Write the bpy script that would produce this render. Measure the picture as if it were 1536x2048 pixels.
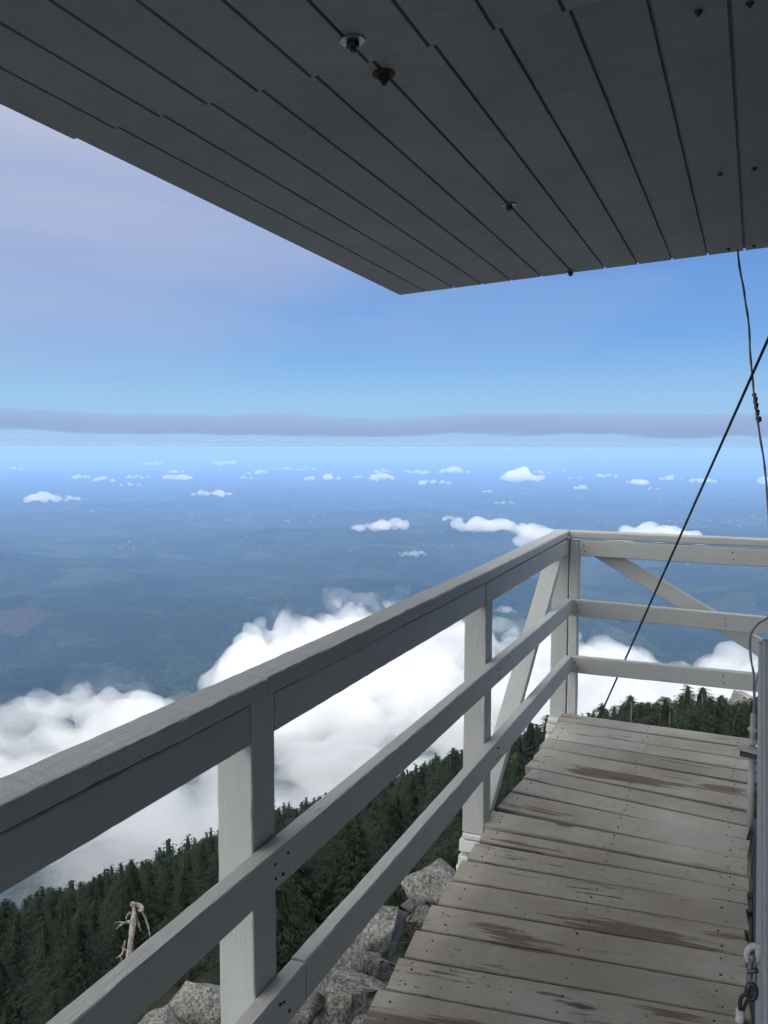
import bpy, bmesh, math, random
import numpy as np
from mathutils import Vector, Matrix, noise as mnoise

for o in list(bpy.data.objects):
    bpy.data.objects.remove(o)
random.seed(7)
RNG = np.random.default_rng(11)
R = math.radians
SC = bpy.context.scene
COL = SC.collection

# ------------------------------------------------------------------ camera
F = 1650.0                     # focal length in pixels of the 1536 x 2048 photograph
HC = 1.5                       # eye height above the deck
VALLEY_Z = -1300.0             # the lowland


def unit(v):
    v = np.asarray(v, float)
    return v / np.linalg.norm(v)


_Y = unit([1502.2 - 768, -(895.7 - 1024), -F])
_X = -unit([-4722.6 - 768, -(883.4 - 1024), -F])
_X = unit(_X - _Y * (_X @ _Y))
CM = np.array([_X, _Y, np.cross(_X, _Y)])      # camera -> world rotation
EYE = np.array([0, 0, HC])


def ray(px, py):
    return unit(CM @ np.array([px - 768, -(py - 1024), -F]))


def at(px, py, dist):
    return EYE + ray(px, py) * dist


def at_y(px, py, y):
    d = ray(px, py)
    return EYE + d * (y / d[1])


def at_z(px, py, z):
    d = ray(px, py)
    return EYE + d * ((z - HC) / d[2])


def to_px(P):
    c = (np.atleast_2d(P) - EYE) @ CM
    w = np.where(-c[:, 2] > 1e-6, -c[:, 2], 1e-6)
    return np.stack([768 + F * c[:, 0] / w, 1024 - F * c[:, 1] / w, -c[:, 2]], 1)


cam_data = bpy.data.cameras.new('camera')
cam = bpy.data.objects.new('camera', cam_data)
COL.objects.link(cam)
SC.camera = cam
cam_data.sensor_fit = 'VERTICAL'
cam_data.sensor_height = 36
cam_data.lens = 36 * F / 2048
cam_data.clip_start = 0.05
cam_data.clip_end = 600000
m4 = Matrix.Identity(4)
for i in range(3):
    for j in range(3):
        m4[i][j] = CM[i][j]
m4.translation = Vector(EYE)
cam.matrix_world = m4

# ------------------------------------------------------------------ sky, sun, exposure
SUN_EL, SUN_AZ = R(20), R(119)          # azimuth measured from +Y towards +X
w = bpy.data.worlds.new('World')
SC.world = w
w.use_nodes = True
nt = w.node_tree
nt.nodes.clear()
N = nt.nodes.new
out = N('ShaderNodeOutputWorld')
sky = N('ShaderNodeTexSky')
sky.sky_type = 'NISHITA'
sky.sun_disc = False
sky.sun_elevation = SUN_EL
sky.sun_rotation = SUN_AZ
sky.altitude = 1500
sky.air_density = 1.0
sky.dust_density = 0.0
sky.ozone_density = 2.5
bg = N('ShaderNodeBackground')
bg.inputs[1].default_value = 0.10
nt.links.new(sky.outputs[0], bg.inputs[0])
# a thin high veil of grey cloud across part of the sky
tc = N('ShaderNodeTexCoord')
mp = N('ShaderNodeMapping')
mp.inputs['Scale'].default_value = (1.0, 1.0, 5.0)
nt.links.new(tc.outputs['Generated'], mp.inputs[0])
nz = N('ShaderNodeTexNoise')
nz.inputs['Scale'].default_value = 1.7
nz.inputs['Detail'].default_value = 5
nz.inputs['Roughness'].default_value = 0.5
nt.links.new(mp.outputs[0], nz.inputs['Vector'])
sep = N('ShaderNodeSeparateXYZ')
nt.links.new(tc.outputs['Generated'], sep.inputs[0])


def wmath(op, a, b=None, c=None, clamp=False):
    n = N('ShaderNodeMath')
    n.operation = op
    n.use_clamp = clamp
    for i, v in enumerate((a, b, c)):
        if v is None:
            continue
        if isinstance(v, (int, float)):
            n.inputs[i].default_value = v
        else:
            nt.links.new(v, n.inputs[i])
    return n.outputs[0]


# the veil covers the sky overhead and behind and reaches down towards the west (-X)
hi = wmath('MULTIPLY_ADD', sep.outputs[2], 3.4, -0.55)
we = wmath('MULTIPLY_ADD', sep.outputs[0], -0.9, -0.30)
nn = wmath('MULTIPLY_ADD', nz.outputs[0], 1.2, -0.55)
hi2 = wmath('MULTIPLY_ADD', sep.outputs[1], -1.6, -0.2, True)
fac = wmath('ADD', wmath('ADD', wmath('MAXIMUM', hi, -0.9), we), wmath('ADD', nn, hi2))
fac = wmath('MAXIMUM', wmath('MINIMUM', fac, 0.85), 0.0)
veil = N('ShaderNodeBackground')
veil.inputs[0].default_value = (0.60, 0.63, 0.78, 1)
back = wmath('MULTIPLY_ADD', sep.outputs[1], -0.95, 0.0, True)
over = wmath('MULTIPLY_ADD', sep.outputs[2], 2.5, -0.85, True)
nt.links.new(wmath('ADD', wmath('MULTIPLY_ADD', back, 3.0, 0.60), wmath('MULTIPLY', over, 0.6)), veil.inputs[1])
vc = N('ShaderNodeValToRGB')
vc.color_ramp.elements[0].color = (0.55, 0.585, 0.735, 1)
vc.color_ramp.elements[1].color = (0.78, 0.77, 0.73, 1)
vc.color_ramp.elements[1].position = 0.55
nt.links.new(wmath('ADD', back, wmath('MULTIPLY_ADD', sep.outputs[2], 1.4, -0.45, True)), vc.inputs[0])
nt.links.new(vc.outputs[0], veil.inputs[0])
# clean blue air with a pale milky foot at the horizon
low = N('ShaderNodeValToRGB')
el = low.color_ramp.elements
el[0].position, el[0].color = 0.0, (0.40, 0.64, 0.98, 1)
el[1].position, el[1].color = 0.30, (0.13, 0.27, 0.70, 1)
e2 = el.new(0.055)
e2.color = (0.35, 0.63, 0.96, 1)
e3 = el.new(0.13)
e3.color = (0.20, 0.45, 0.90, 1)
nt.links.new(sep.outputs[2], low.inputs[0])
airb = N('ShaderNodeBackground')
airb.inputs[1].default_value = 0.56
nt.links.new(low.outputs[0], airb.inputs[0])
lowf = wmath('MULTIPLY_ADD', sep.outputs[2], -3.0, 1.6, True)
mixa = N('ShaderNodeMixShader')
nt.links.new(wmath('MINIMUM', lowf, 0.97), mixa.inputs[0])
nt.links.new(bg.outputs[0], mixa.inputs[1])
nt.links.new(airb.outputs[0], mixa.inputs[2])
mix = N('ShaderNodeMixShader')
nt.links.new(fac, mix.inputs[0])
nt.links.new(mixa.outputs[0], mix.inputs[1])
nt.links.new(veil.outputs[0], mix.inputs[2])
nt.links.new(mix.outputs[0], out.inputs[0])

sl = bpy.data.lights.new('sun', 'SUN')
sl.energy = 2.5
sl.angle = R(0.5)
sl.color = (1.0, 0.95, 0.88)
sun = bpy.data.objects.new('sun', sl)
COL.objects.link(sun)
sd = Vector((math.sin(SUN_AZ) * math.cos(SUN_EL), math.cos(SUN_AZ) * math.cos(SUN_EL), math.sin(SUN_EL)))
sun.rotation_euler = (-sd).to_track_quat('-Z', 'Y').to_euler()
sun.location = (10, -10, 20)

SC.view_settings.view_transform = 'Standard'
SC.view_settings.look = 'None'
SC.view_settings.gamma = 1
SC.view_settings.exposure = 0.65
SC.render.engine = 'CYCLES'
cy = SC.cycles
cy.use_denoising = True
cy.use_adaptive_sampling = True
cy.adaptive_threshold = 0.02
cy.max_bounces = 16
cy.diffuse_bounces = 4
cy.glossy_bounces = 2
cy.transmission_bounces = 2
cy.volume_bounces = 12
cy.transparent_max_bounces = 12
cy.caustics_reflective = False
cy.caustics_refractive = False


# ------------------------------------------------------------------ small helpers
def tag(o, label=None, cat=None, group=None, kind=None):
    if label:
        o['label'] = label
    if cat:
        o['category'] = cat
    if group:
        o['group'] = group
    if kind:
        o['kind'] = kind
    return o


def mesh_obj(name, verts, faces, mat=None, parent=None, smooth=False, mats=None, mat_idx=None):
    me = bpy.data.meshes.new(name)
    me.from_pydata([tuple(v) for v in verts], [], [tuple(f) for f in faces])
    return mesh_link(name, me, mat, parent, smooth, mats, mat_idx)


def mesh_link(name, me, mat=None, parent=None, smooth=False, mats=None, mat_idx=None):
    for m in (mats or ([mat] if mat else [])):
        me.materials.append(m)
    if mat_idx is not None:
        me.polygons.foreach_set('material_index', np.asarray(mat_idx, np.int32))
    if smooth:
        me.polygons.foreach_set('use_smooth', np.ones(len(me.polygons), bool))
    me.update()
    o = bpy.data.objects.new(name, me)
    COL.objects.link(o)
    if parent:
        o.parent = parent
    return o


def fast_mesh(name, V, Fc, k):
    """mesh from arrays: V (n,3), Fc (m,k)"""
    me = bpy.data.meshes.new(name)
    V = np.asarray(V, np.float32)
    Fc = np.asarray(Fc, np.int32)
    me.vertices.add(len(V))
    me.vertices.foreach_set('co', V.ravel())
    me.loops.add(Fc.size)
    me.loops.foreach_set('vertex_index', Fc.ravel())
    me.polygons.add(len(Fc))
    me.polygons.foreach_set('loop_start', np.arange(0, Fc.size, k, dtype=np.int32))
    me.update(calc_edges=True)
    return me


def empty(name, loc=(0, 0, 0)):
    o = bpy.data.objects.new(name, None)
    o.location = loc
    o.empty_display_size = 0.2
    COL.objects.link(o)
    return o


class Mat:
    """tiny wrapper for building node materials"""

    def __init__(self, name):
        self.m = bpy.data.materials.new(name)
        self.m.use_nodes = True
        self.t = self.m.node_tree
        self.t.nodes.clear()
        self.out = self.t.nodes.new('ShaderNodeOutputMaterial')

    def n(self, typ, **kw):
        n = self.t.nodes.new('ShaderNode' + typ)
        for k, v in kw.items():
            setattr(n, k, v)
        return n

    def l(self, a, b):
        self.t.links.new(a, b)

    def set(self, node, **kw):
        for k, v in kw.items():
            s = node.inputs[k.replace('_', ' ')]
            if hasattr(v, 'is_linked') or isinstance(v, bpy.types.NodeSocket):
                self.l(v, s)
            else:
                s.default_value = v
        return node

    def math(self, op, a, b=None, c=None, clamp=False):
        n = self.n('Math', operation=op, use_clamp=clamp)
        for i, v in enumerate((a, b, c)):
            if v is None:
                continue
            if isinstance(v, (int, float)):
                n.inputs[i].default_value = v
            else:
                self.l(v, n.inputs[i])
        return n.outputs[0]

    def coord(self, kind='Object', scale=(1, 1, 1), rand=False):
        tc = self.n('TexCoord')
        mp = self.n('Mapping')
        mp.inputs['Scale'].default_value = scale
        src = tc.outputs[kind]
        if rand:
            oi = self.n('ObjectInfo')
            sc = self.n('VectorMath', operation='SCALE')
            sc.inputs[0].default_value = (37.0, 21.0, 53.0)
            self.l(oi.outputs['Random'], sc.inputs['Scale'])
            ad = self.n('VectorMath', operation='ADD')
            self.l(src, ad.inputs[0])
            self.l(sc.outputs[0], ad.inputs[1])
            src = ad.outputs[0]
        self.l(src, mp.inputs[0])
        return mp.outputs[0]

    def noise(self, vec, scale, detail=4, rough=0.55, dist=0.0):
        n = self.n('TexNoise')
        n.inputs['Scale'].default_value = scale
        n.inputs['Detail'].default_value = detail
        n.inputs['Roughness'].default_value = rough
        n.inputs['Distortion'].default_value = dist
        self.l(vec, n.inputs['Vector'])
        return n.outputs[0]

    def ramp(self, f, stops):
        r = self.n('ValToRGB')
        e = r.color_ramp.elements
        while len(e) < len(stops):
            e.new(0.5)
        for el, (p, c) in zip(e, stops):
            el.position = p
            el.color = c if len(c) == 4 else (*c, 1)
        self.l(f, r.inputs[0])
        return r.outputs[0]

    def mixc(self, f, a, b, blend='MIX'):
        n = self.n('Mix', data_type='RGBA', blend_type=blend)
        for s, v in ((n.inputs[0], f), (n.inputs[6], a), (n.inputs[7], b)):
            if isinstance(v, bpy.types.NodeSocket):
                self.l(v, s)
            elif isinstance(v, (int, float)):
                s.default_value = v
            else:
                s.default_value = v if len(v) == 4 else (*v, 1)
        return n.outputs[2]

    def bump(self, h, dist=0.002, strength=1.0, normal=None):
        b = self.n('Bump')
        b.inputs['Strength'].default_value = strength
        b.inputs['Distance'].default_value = dist
        self.l(h, b.inputs['Height'])
        if normal is not None:
            self.l(normal, b.inputs['Normal'])
        return b.outputs[0]

    def bsdf(self, color, rough=0.6, spec=0.3, normal=None, metallic=0.0):
        p = self.n('BsdfPrincipled')
        for k, v in (('Base Color', color), ('Roughness', rough), ('Metallic', metallic), ('Specular IOR Level', spec)):
            if isinstance(v, bpy.types.NodeSocket):
                self.l(v, p.inputs[k])
            elif isinstance(v, (int, float)):
                p.inputs[k].default_value = v
            else:
                p.inputs[k].default_value = v if len(v) == 4 else (*v, 1)
        if normal is not None:
            self.l(normal, p.inputs['Normal'])
        self.l(p.outputs[0], self.out.inputs[0])
        return p


# numpy value noise (tileless), used for terrain shapes
def vnoise(x, y, seed=0):
    xi = np.floor(x).astype(np.int64)
    yi = np.floor(y).astype(np.int64)
    xf = x - xi
    yf = y - yi
    u = xf * xf * xf * (xf * (xf * 6 - 15) + 10)
    v = yf * yf * yf * (yf * (yf * 6 - 15) + 10)

    def h(a, b):
        n = (a * 374761393 + b * 668265263 + seed * 1442695041) & 0x7fffffff
        n = ((n ^ (n >> 13)) * 1274126177) & 0x7fffffff
        return ((n ^ (n >> 16)) & 0xffff) / 32767.5 - 1
    a = h(xi, yi) * (1 - u) + h(xi + 1, yi) * u
    b = h(xi, yi + 1) * (1 - u) + h(xi + 1, yi + 1) * u
    return a * (1 - v) + b * v


def fbm(x, y, oct=5, seed=0, gain=0.5):
    s = 0
    a = 1.0
    for i in range(oct):
        s = s + a * vnoise(x, y, seed + i * 17)
        x = x * 2.03 + 13.7
        y = y * 2.03 - 7.1
        a *= gain
    return s


def sstep(a, b, x):
    t = np.clip((x - a) / (b - a), 0, 1)
    return t * t * (3 - 2 * t)


# ------------------------------------------------------------------ materials
def paint_mat(name, base, chip=(0.16, 0.13, 0.10), chips=0.5, bump=1.0, dirt=0.35):
    M = Mat(name)
    v = M.coord('Object', (1, 1, 1), rand=True)
    vg = M.coord('Object', (0.10, 1, 1), rand=True)          # stretched along the board
    big = M.noise(v, 3.2, 5, 0.6)
    grain = M.noise(vg, 95, 6, 0.65, 0.4)
    fine = M.noise(v, 210, 3, 0.6)
    lumps = M.noise(vg, 26, 4, 0.6)
    oi = M.n('ObjectInfo')
    val = M.math('MULTIPLY_ADD', oi.outputs['Random'], 0.14, 0.93)
    col = M.mixc(M.math('MULTIPLY', M.ramp(big, [(0.35, (0, 0, 0)), (0.75, (1, 1, 1))]), dirt), base,
                 tuple(c * k for c, k in zip(base, (0.74, 0.71, 0.66))))
    hsv = M.n('HueSaturation')
    M.l(col, hsv.inputs['Color'])
    M.l(val, hsv.inputs['Value'])
    col = hsv.outputs[0]
    # vertical weather streaks / brushed darker lines
    streak = M.ramp(grain, [(0.60, (0, 0, 0)), (0.74, (1, 1, 1))])
    col = M.mixc(M.math('MULTIPLY', streak, 0.32), col, tuple(c * 0.62 for c in base))
    # cracks and chips in the paint
    cr = M.math('MULTIPLY', M.ramp(M.noise(vg, 34, 5, 0.7, 0.6), [(0.66, (0, 0, 0)), (0.69, (1, 1, 1))]),
                M.ramp(M.noise(v, 5.5, 3, 0.5), [(0.52, (0, 0, 0)), (0.62, (1, 1, 1))]))
    col = M.mixc(M.math('MULTIPLY', cr, chips), col, chip)
    # paint knocked off the arrises
    pt = M.n('NewGeometry').outputs['Pointiness']
    wornedge = M.math('MULTIPLY', M.ramp(pt, [(0.53, (0, 0, 0)), (0.60, (1, 1, 1))]), M.ramp(M.noise(v, 17, 5, 0.7), [(0.50, (0, 0, 0)), (0.60, (1, 1, 1))]))
    col = M.mixc(M.math('MULTIPLY', wornedge, chips), col, tuple(c * 0.42 for c in base))
    h = M.math('ADD', M.math('MULTIPLY', grain, 0.55), M.math('ADD', M.math('MULTIPLY', fine, 0.3), M.math('MULTIPLY', lumps, 0.9)))
    h = M.math('SUBTRACT', h, M.math('MULTIPLY', cr, 0.8))
    nrm = M.bump(h, 0.0036 * bump, 0.85)
    M.bsdf(col, M.ramp(big, [(0, (0.48,) * 3), (1, (0.68,) * 3)]), 0.35, nrm)
    return M.m


MAT_RAIL = paint_mat('weathered_grey_paint', (0.46, 0.475, 0.47), chips=0.7)
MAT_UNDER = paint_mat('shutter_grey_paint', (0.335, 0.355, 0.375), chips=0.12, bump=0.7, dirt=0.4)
MAT_WALL = paint_mat('cabin_grey_paint', (0.42, 0.45, 0.49), chips=0.2, bump=0.5)
MAT_CORNER = paint_mat('blue_grey_paint', (0.30, 0.33, 0.37), chips=0.3, bump=0.5)
MAT_BEAM = paint_mat('beam_end_white_paint', (0.66, 0.67, 0.66), chips=1.0, bump=1.6)


def deck_mat():
    M = Mat('worn_deck_paint')
    v = M.coord('Object', (1, 1, 1), rand=True)
    vg = M.coord('Object', (0.07, 1, 1), rand=True)
    vm = M.coord('Object', (0.28, 1, 1), rand=True)
    wv = M.n('TexCoord')
    world = M.n('NewGeometry').outputs['Position']
    grain = M.noise(vg, 120, 7, 0.7, 0.3)
    grain2 = M.noise(vg, 45, 5, 0.65, 0.5)
    big = M.noise(world, 1.7, 5, 0.6)
    spots = M.noise(v, 75, 3, 0.6)
    paint = M.mixc(M.ramp(big, [(0.34, (0, 0, 0)), (0.68, (1, 1, 1))]), (0.42, 0.405, 0.37), (0.27, 0.245, 0.205))
    # brown trodden stain across the middle of the deck
    q0 = M.n('VectorMath', operation='SUBTRACT')
    M.l(world, q0.inputs[0])
    q0.inputs[1].default_value = (-0.45, 2.62, 0)
    q1 = M.n('VectorMath', operation='MULTIPLY')
    M.l(q0.outputs[0], q1.inputs[0])
    q1.inputs[1].default_value = (1 / 0.62, 1 / 0.42, 0)
    q2 = M.n('VectorMath', operation='LENGTH')
    M.l(q1.outputs[0], q2.inputs[0])
    stn = M.math('MULTIPLY', M.math('SUBTRACT', 1.25, q2.outputs['Value'], None, True), M.ramp(M.noise(vm, 3.4, 5, 0.65), [(0.34, (0, 0, 0)), (0.62, (1, 1, 1))]))
    paint = M.mixc(M.math('MULTIPLY', stn, 0.75), paint, (0.215, 0.175, 0.135))
    oi = M.n('ObjectInfo')
    hsv = M.n('HueSaturation')
    M.l(paint, hsv.inputs['Color'])
    M.l(M.math('MULTIPLY_ADD', oi.outputs['Random'], 0.22, 0.88), hsv.inputs['Value'])
    paint = hsv.outputs[0]
    # dirt ground into the grain
    paint = M.mixc(M.math('MULTIPLY', M.ramp(grain, [(0.5, (0, 0, 0)), (0.72, (1, 1, 1))]), 0.30), paint, (0.22, 0.20, 0.175))
    # bare wood where the paint is walked off
    patch = M.noise(vm, 2.6, 4, 0.55)
    wear = M.math('ADD', patch, M.math('MULTIPLY', M.math('SUBTRACT', grain2, 0.5), 0.34))
    # the boards walked bare: a few worn places of their own
    for (cx, cyy, rx, ry, amt) in ((-0.50, 3.79, 0.30, 0.085, 0.32), (-0.04, 3.86, 0.20, 0.07, 0.30), (-0.50, 2.80, 0.30, 0.06, 0.24), (-0.30, 2.50, 0.30, 0.10, 0.14), (-0.62, 2.40, 0.14, 0.07, 0.13), (-0.20, 3.45, 0.22, 0.05, 0.12)):
        sb_ = M.n('VectorMath', operation='SUBTRACT')
        M.l(world, sb_.inputs[0])
        sb_.inputs[1].default_value = (cx, cyy, 0)
        ml_ = M.n('VectorMath', operation='MULTIPLY')
        M.l(sb_.outputs[0], ml_.inputs[0])
        ml_.inputs[1].default_value = (1 / rx, 1 / ry, 0)
        le_ = M.n('VectorMath', operation='LENGTH')
        M.l(ml_.outputs[0], le_.inputs[0])
        wear = M.math('MULTIPLY_ADD', M.math('SUBTRACT', 1.3, le_.outputs['Value'], None, True), amt, wear)
    wmask = M.ramp(wear, [(0.635, (0, 0, 0)), (0.67, (1, 1, 1))])
    # long narrow flakes
    flake = M.math('ADD', M.math('MULTIPLY', grain2, 0.65), M.math('MULTIPLY', M.noise(vm, 9, 4, 0.6), 0.5))
    fmask = M.ramp(flake, [(0.69, (0, 0, 0)), (0.72, (1, 1, 1))])
    bare = M.mixc(grain, (0.085, 0.060, 0.045), (0.20, 0.15, 0.115))
    col = M.mixc(wmask, paint, bare)
    col = M.mixc(M.math('MULTIPLY', fmask, 0.85), col, (0.07, 0.058, 0.048))
    gn = M.n('TexCoord')
    gs = M.n('SeparateXYZ')
    M.l(gn.outputs['Generated'], gs.inputs[0])
    ed = M.math('ABSOLUTE', M.math('SUBTRACT', gs.outputs[1], 0.5))
    ed = M.math('ADD', ed, M.math('MULTIPLY', M.math('SUBTRACT', grain2, 0.5), 0.10))
    col = M.mixc(M.math('MULTIPLY', M.ramp(ed, [(0.45, (0, 0, 0)), (0.485, (1, 1, 1))]), 0.45), col, (0.125, 0.115, 0.10))
    # dark specks
    smask = M.math('MULTIPLY', M.ramp(spots, [(0.655, (0, 0, 0)), (0.685, (1, 1, 1))]),
                   M.ramp(M.noise(world, 3.1, 2, 0.5), [(0.36, (0, 0, 0)), (0.55, (1, 1, 1))]))
    col = M.mixc(M.math('MULTIPLY', smask, 0.85), col, (0.045, 0.04, 0.035))
    # knots
    vo = M.n('TexVoronoi', feature='F1')
    vo.inputs['Scale'].default_value = 2.3
    M.l(M.coord('Object', (0.55, 1, 0.3), rand=True), vo.inputs['Vector'])
    kn = M.ramp(vo.outputs['Distance'], [(0.035, (1, 1, 1)), (0.06, (0, 0, 0))])
    col = M.mixc(M.math('MULTIPLY', kn, 0.8), col, (0.05, 0.04, 0.034))
    h = M.math('SUBTRACT', M.math('MULTIPLY', grain, 0.9), M.math('ADD', M.math('MULTIPLY', wmask, 0.35), M.math('ADD', M.math('MULTIPLY', fmask, 0.7), M.math('MULTIPLY', smask, 0.7))))
    nrm = M.bump(h, 0.0028, 0.9)
    M.bsdf(col, M.ramp(big, [(0, (0.5,) * 3), (1, (0.75,) * 3)]), 0.3, nrm)
    return M.m


MAT_DECK = deck_mat()


def metal_mat(name, col, rough=0.45, metallic=0.9, rust=0.0):
    M = Mat(name)
    v = M.coord('Object', rand=True)
    n1 = M.noise(v, 60, 4, 0.6)
    c = M.mixc(M.ramp(n1, [(0.4, (0, 0, 0)), (0.7, (1, 1, 1))]), col, tuple(x * 0.6 for x in col))
    if rust:
        c = M.mixc(M.math('MULTIPLY', M.ramp(M.noise(v, 24, 4, 0.6), [(0.35, (0, 0, 0)), (0.6, (1, 1, 1))]), rust), c, (0.09, 0.04, 0.022))
    M.bsdf(c, rough, 0.5, M.bump(n1, 0.0006, 0.5), metallic)
    return M.m


MAT_ZINC = metal_mat('zinc_metal', (0.42, 0.43, 0.44), 0.42)
MAT_NUT = metal_mat('dark_steel', (0.10, 0.10, 0.11), 0.5)
MAT_RUST = metal_mat('rusty_steel', (0.12, 0.08, 0.06), 0.8, 0.3, 0.9)
MAT_CABLE = metal_mat('dark_cable', (0.02, 0.022, 0.03), 0.6, 0.2)
MAT_NAIL = metal_mat('dark_nail', (0.035, 0.03, 0.028), 0.7, 0.4)
MAT_ALU = metal_mat('aluminium', (0.75, 0.76, 0.78), 0.35)
MAT_PIPE = paint_mat('grey_painted_pipe', (0.40, 0.405, 0.40), chips=0.3)
MAT_WIRE = metal_mat('grey_wire', (0.20, 0.20, 0.22), 0.6, 0.3)
MAT_CRIMP = metal_mat('white_ferrule', (0.62, 0.64, 0.66), 0.5, 0.2)


def rock_mat(name='granite', base=(0.27, 0.268, 0.255)):
    M = Mat(name)
    v = M.coord('Object', rand=True)
    n1 = M.noise(v, 3.0, 6, 0.6)
    n2 = M.noise(v, 15, 5, 0.75)
    n3 = M.noise(v, 4.5, 5, 0.7)
    c = M.mixc(M.ramp(n1, [(0.35, (0, 0, 0)), (0.7, (1, 1, 1))]), base, tuple(x * 0.5 for x in base))
    c = M.mixc(M.math('MULTIPLY', M.ramp(n2, [(0.51, (0, 0, 0)), (0.58, (1, 1, 1))]), 0.8), c, (0.045, 0.045, 0.042))
    c = M.mixc(M.math('MULTIPLY', M.ramp(n2, [(0.36, (1, 1, 1)), (0.44, (0, 0, 0))]), 0.65), c, (0.48, 0.47, 0.45))
    c = M.mixc(M.math('MULTIPLY', M.ramp(n3, [(0.60, (0, 0, 0)), (0.68, (1, 1, 1))]), 0.65), c, (0.19, 0.20, 0.09))
    c = M.mixc(M.math('MULTIPLY', M.ramp(M.noise(v, 3.4, 6, 0.75), [(0.55, (0, 0, 0)), (0.66, (1, 1, 1))]), 0.75), c, (0.055, 0.055, 0.05))
    h = M.math('ADD', M.math('MULTIPLY', n3, 0.8), M.math('MULTIPLY', n2, 0.25))
    M.bsdf(c, 0.9, 0.15, M.bump(h, 0.09, 1.0))
    return M.m


MAT_ROCK = rock_mat()


def foliage_mat(name, a, b, tip):
    M = Mat(name)
    world = M.n('NewGeometry').outputs['Position']
    n1 = M.noise(world, 0.22, 3, 0.6)
    n2 = M.noise(world, 2.3, 3, 0.6)
    oi = M.n('ObjectInfo')
    c = M.mixc(M.ramp(n1, [(0.35, (0, 0, 0)), (0.65, (1, 1, 1))]), a, b)
    c = M.mixc(M.math('MULTIPLY', M.ramp(n2, [(0.5, (0, 0, 0)), (0.72, (1, 1, 1))]), 0.75), c, tip)
    hsv = M.n('HueSaturation')
    M.l(c, hsv.inputs['Color'])
    M.l(M.math('MULTIPLY_ADD', oi.outputs['Random'], 0.5, 0.75), hsv.inputs['Value'])
    p = M.bsdf(hsv.outputs[0], 0.65, 0.2)
    return M.m


MAT_FOL = foliage_mat('conifer_needles', (0.008, 0.017, 0.011), (0.014, 0.024, 0.012), (0.030, 0.037, 0.014))
MAT_BARK = Mat('conifer_bark')
_v = MAT_BARK.coord('Object', (1, 1, 0.2), rand=True)
MAT_BARK.bsdf(MAT_BARK.mixc(MAT_BARK.noise(_v, 14, 5, 0.7), (0.05, 0.04, 0.033), (0.15, 0.13, 0.115)), 0.9, 0.1,
              MAT_BARK.bump(MAT_BARK.noise(_v, 20, 5, 0.7), 0.02, 0.9))
MAT_BARK = MAT_BARK.m
MAT_SNAG = Mat('bleached_dead_wood')
_v = MAT_SNAG.coord('Object', (1, 1, 0.16), rand=True)
MAT_SNAG.bsdf(MAT_SNAG.mixc(MAT_SNAG.ramp(MAT_SNAG.noise(_v, 22, 6, 0.7), [(0.38, (0, 0, 0)), (0.62, (1, 1, 1))]), (0.07, 0.06, 0.055), (0.36, 0.34, 0.33)), 0.85, 0.15,
              MAT_SNAG.bump(MAT_SNAG.noise(_v, 26, 6, 0.7), 0.02, 0.9))
MAT_SNAG = MAT_SNAG.m


def slope_mat():
    M = Mat('mountain_ground')
    v = M.n('NewGeometry').outputs['Position']
    n1 = M.noise(v, 0.35, 6, 0.65)
    n2 = M.noise(v, 3.5, 5, 0.7)
    c = M.mixc(M.ramp(n1, [(0.36, (0, 0, 0)), (0.55, (1, 1, 1))]), (0.022, 0.034, 0.016), (0.06, 0.058, 0.04))
    c = M.mixc(M.math('MULTIPLY', n2, 0.6), c, (0.03, 0.036, 0.02))
    ln = M.n('VectorMath', operation='LENGTH')
    M.l(v, ln.inputs[0])
    near = M.ramp(M.math('MULTIPLY', ln.outputs['Value'], 0.01), [(0.14, (1, 1, 1)), (0.24, (0, 0, 0))])
    c = M.mixc(near, c, M.mixc(n2, (0.05, 0.048, 0.043), (0.17, 0.165, 0.155)))
    M.bsdf(c, 0.95, 0.05, M.bump(n2, 0.25, 1.0))
    return M.m


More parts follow.
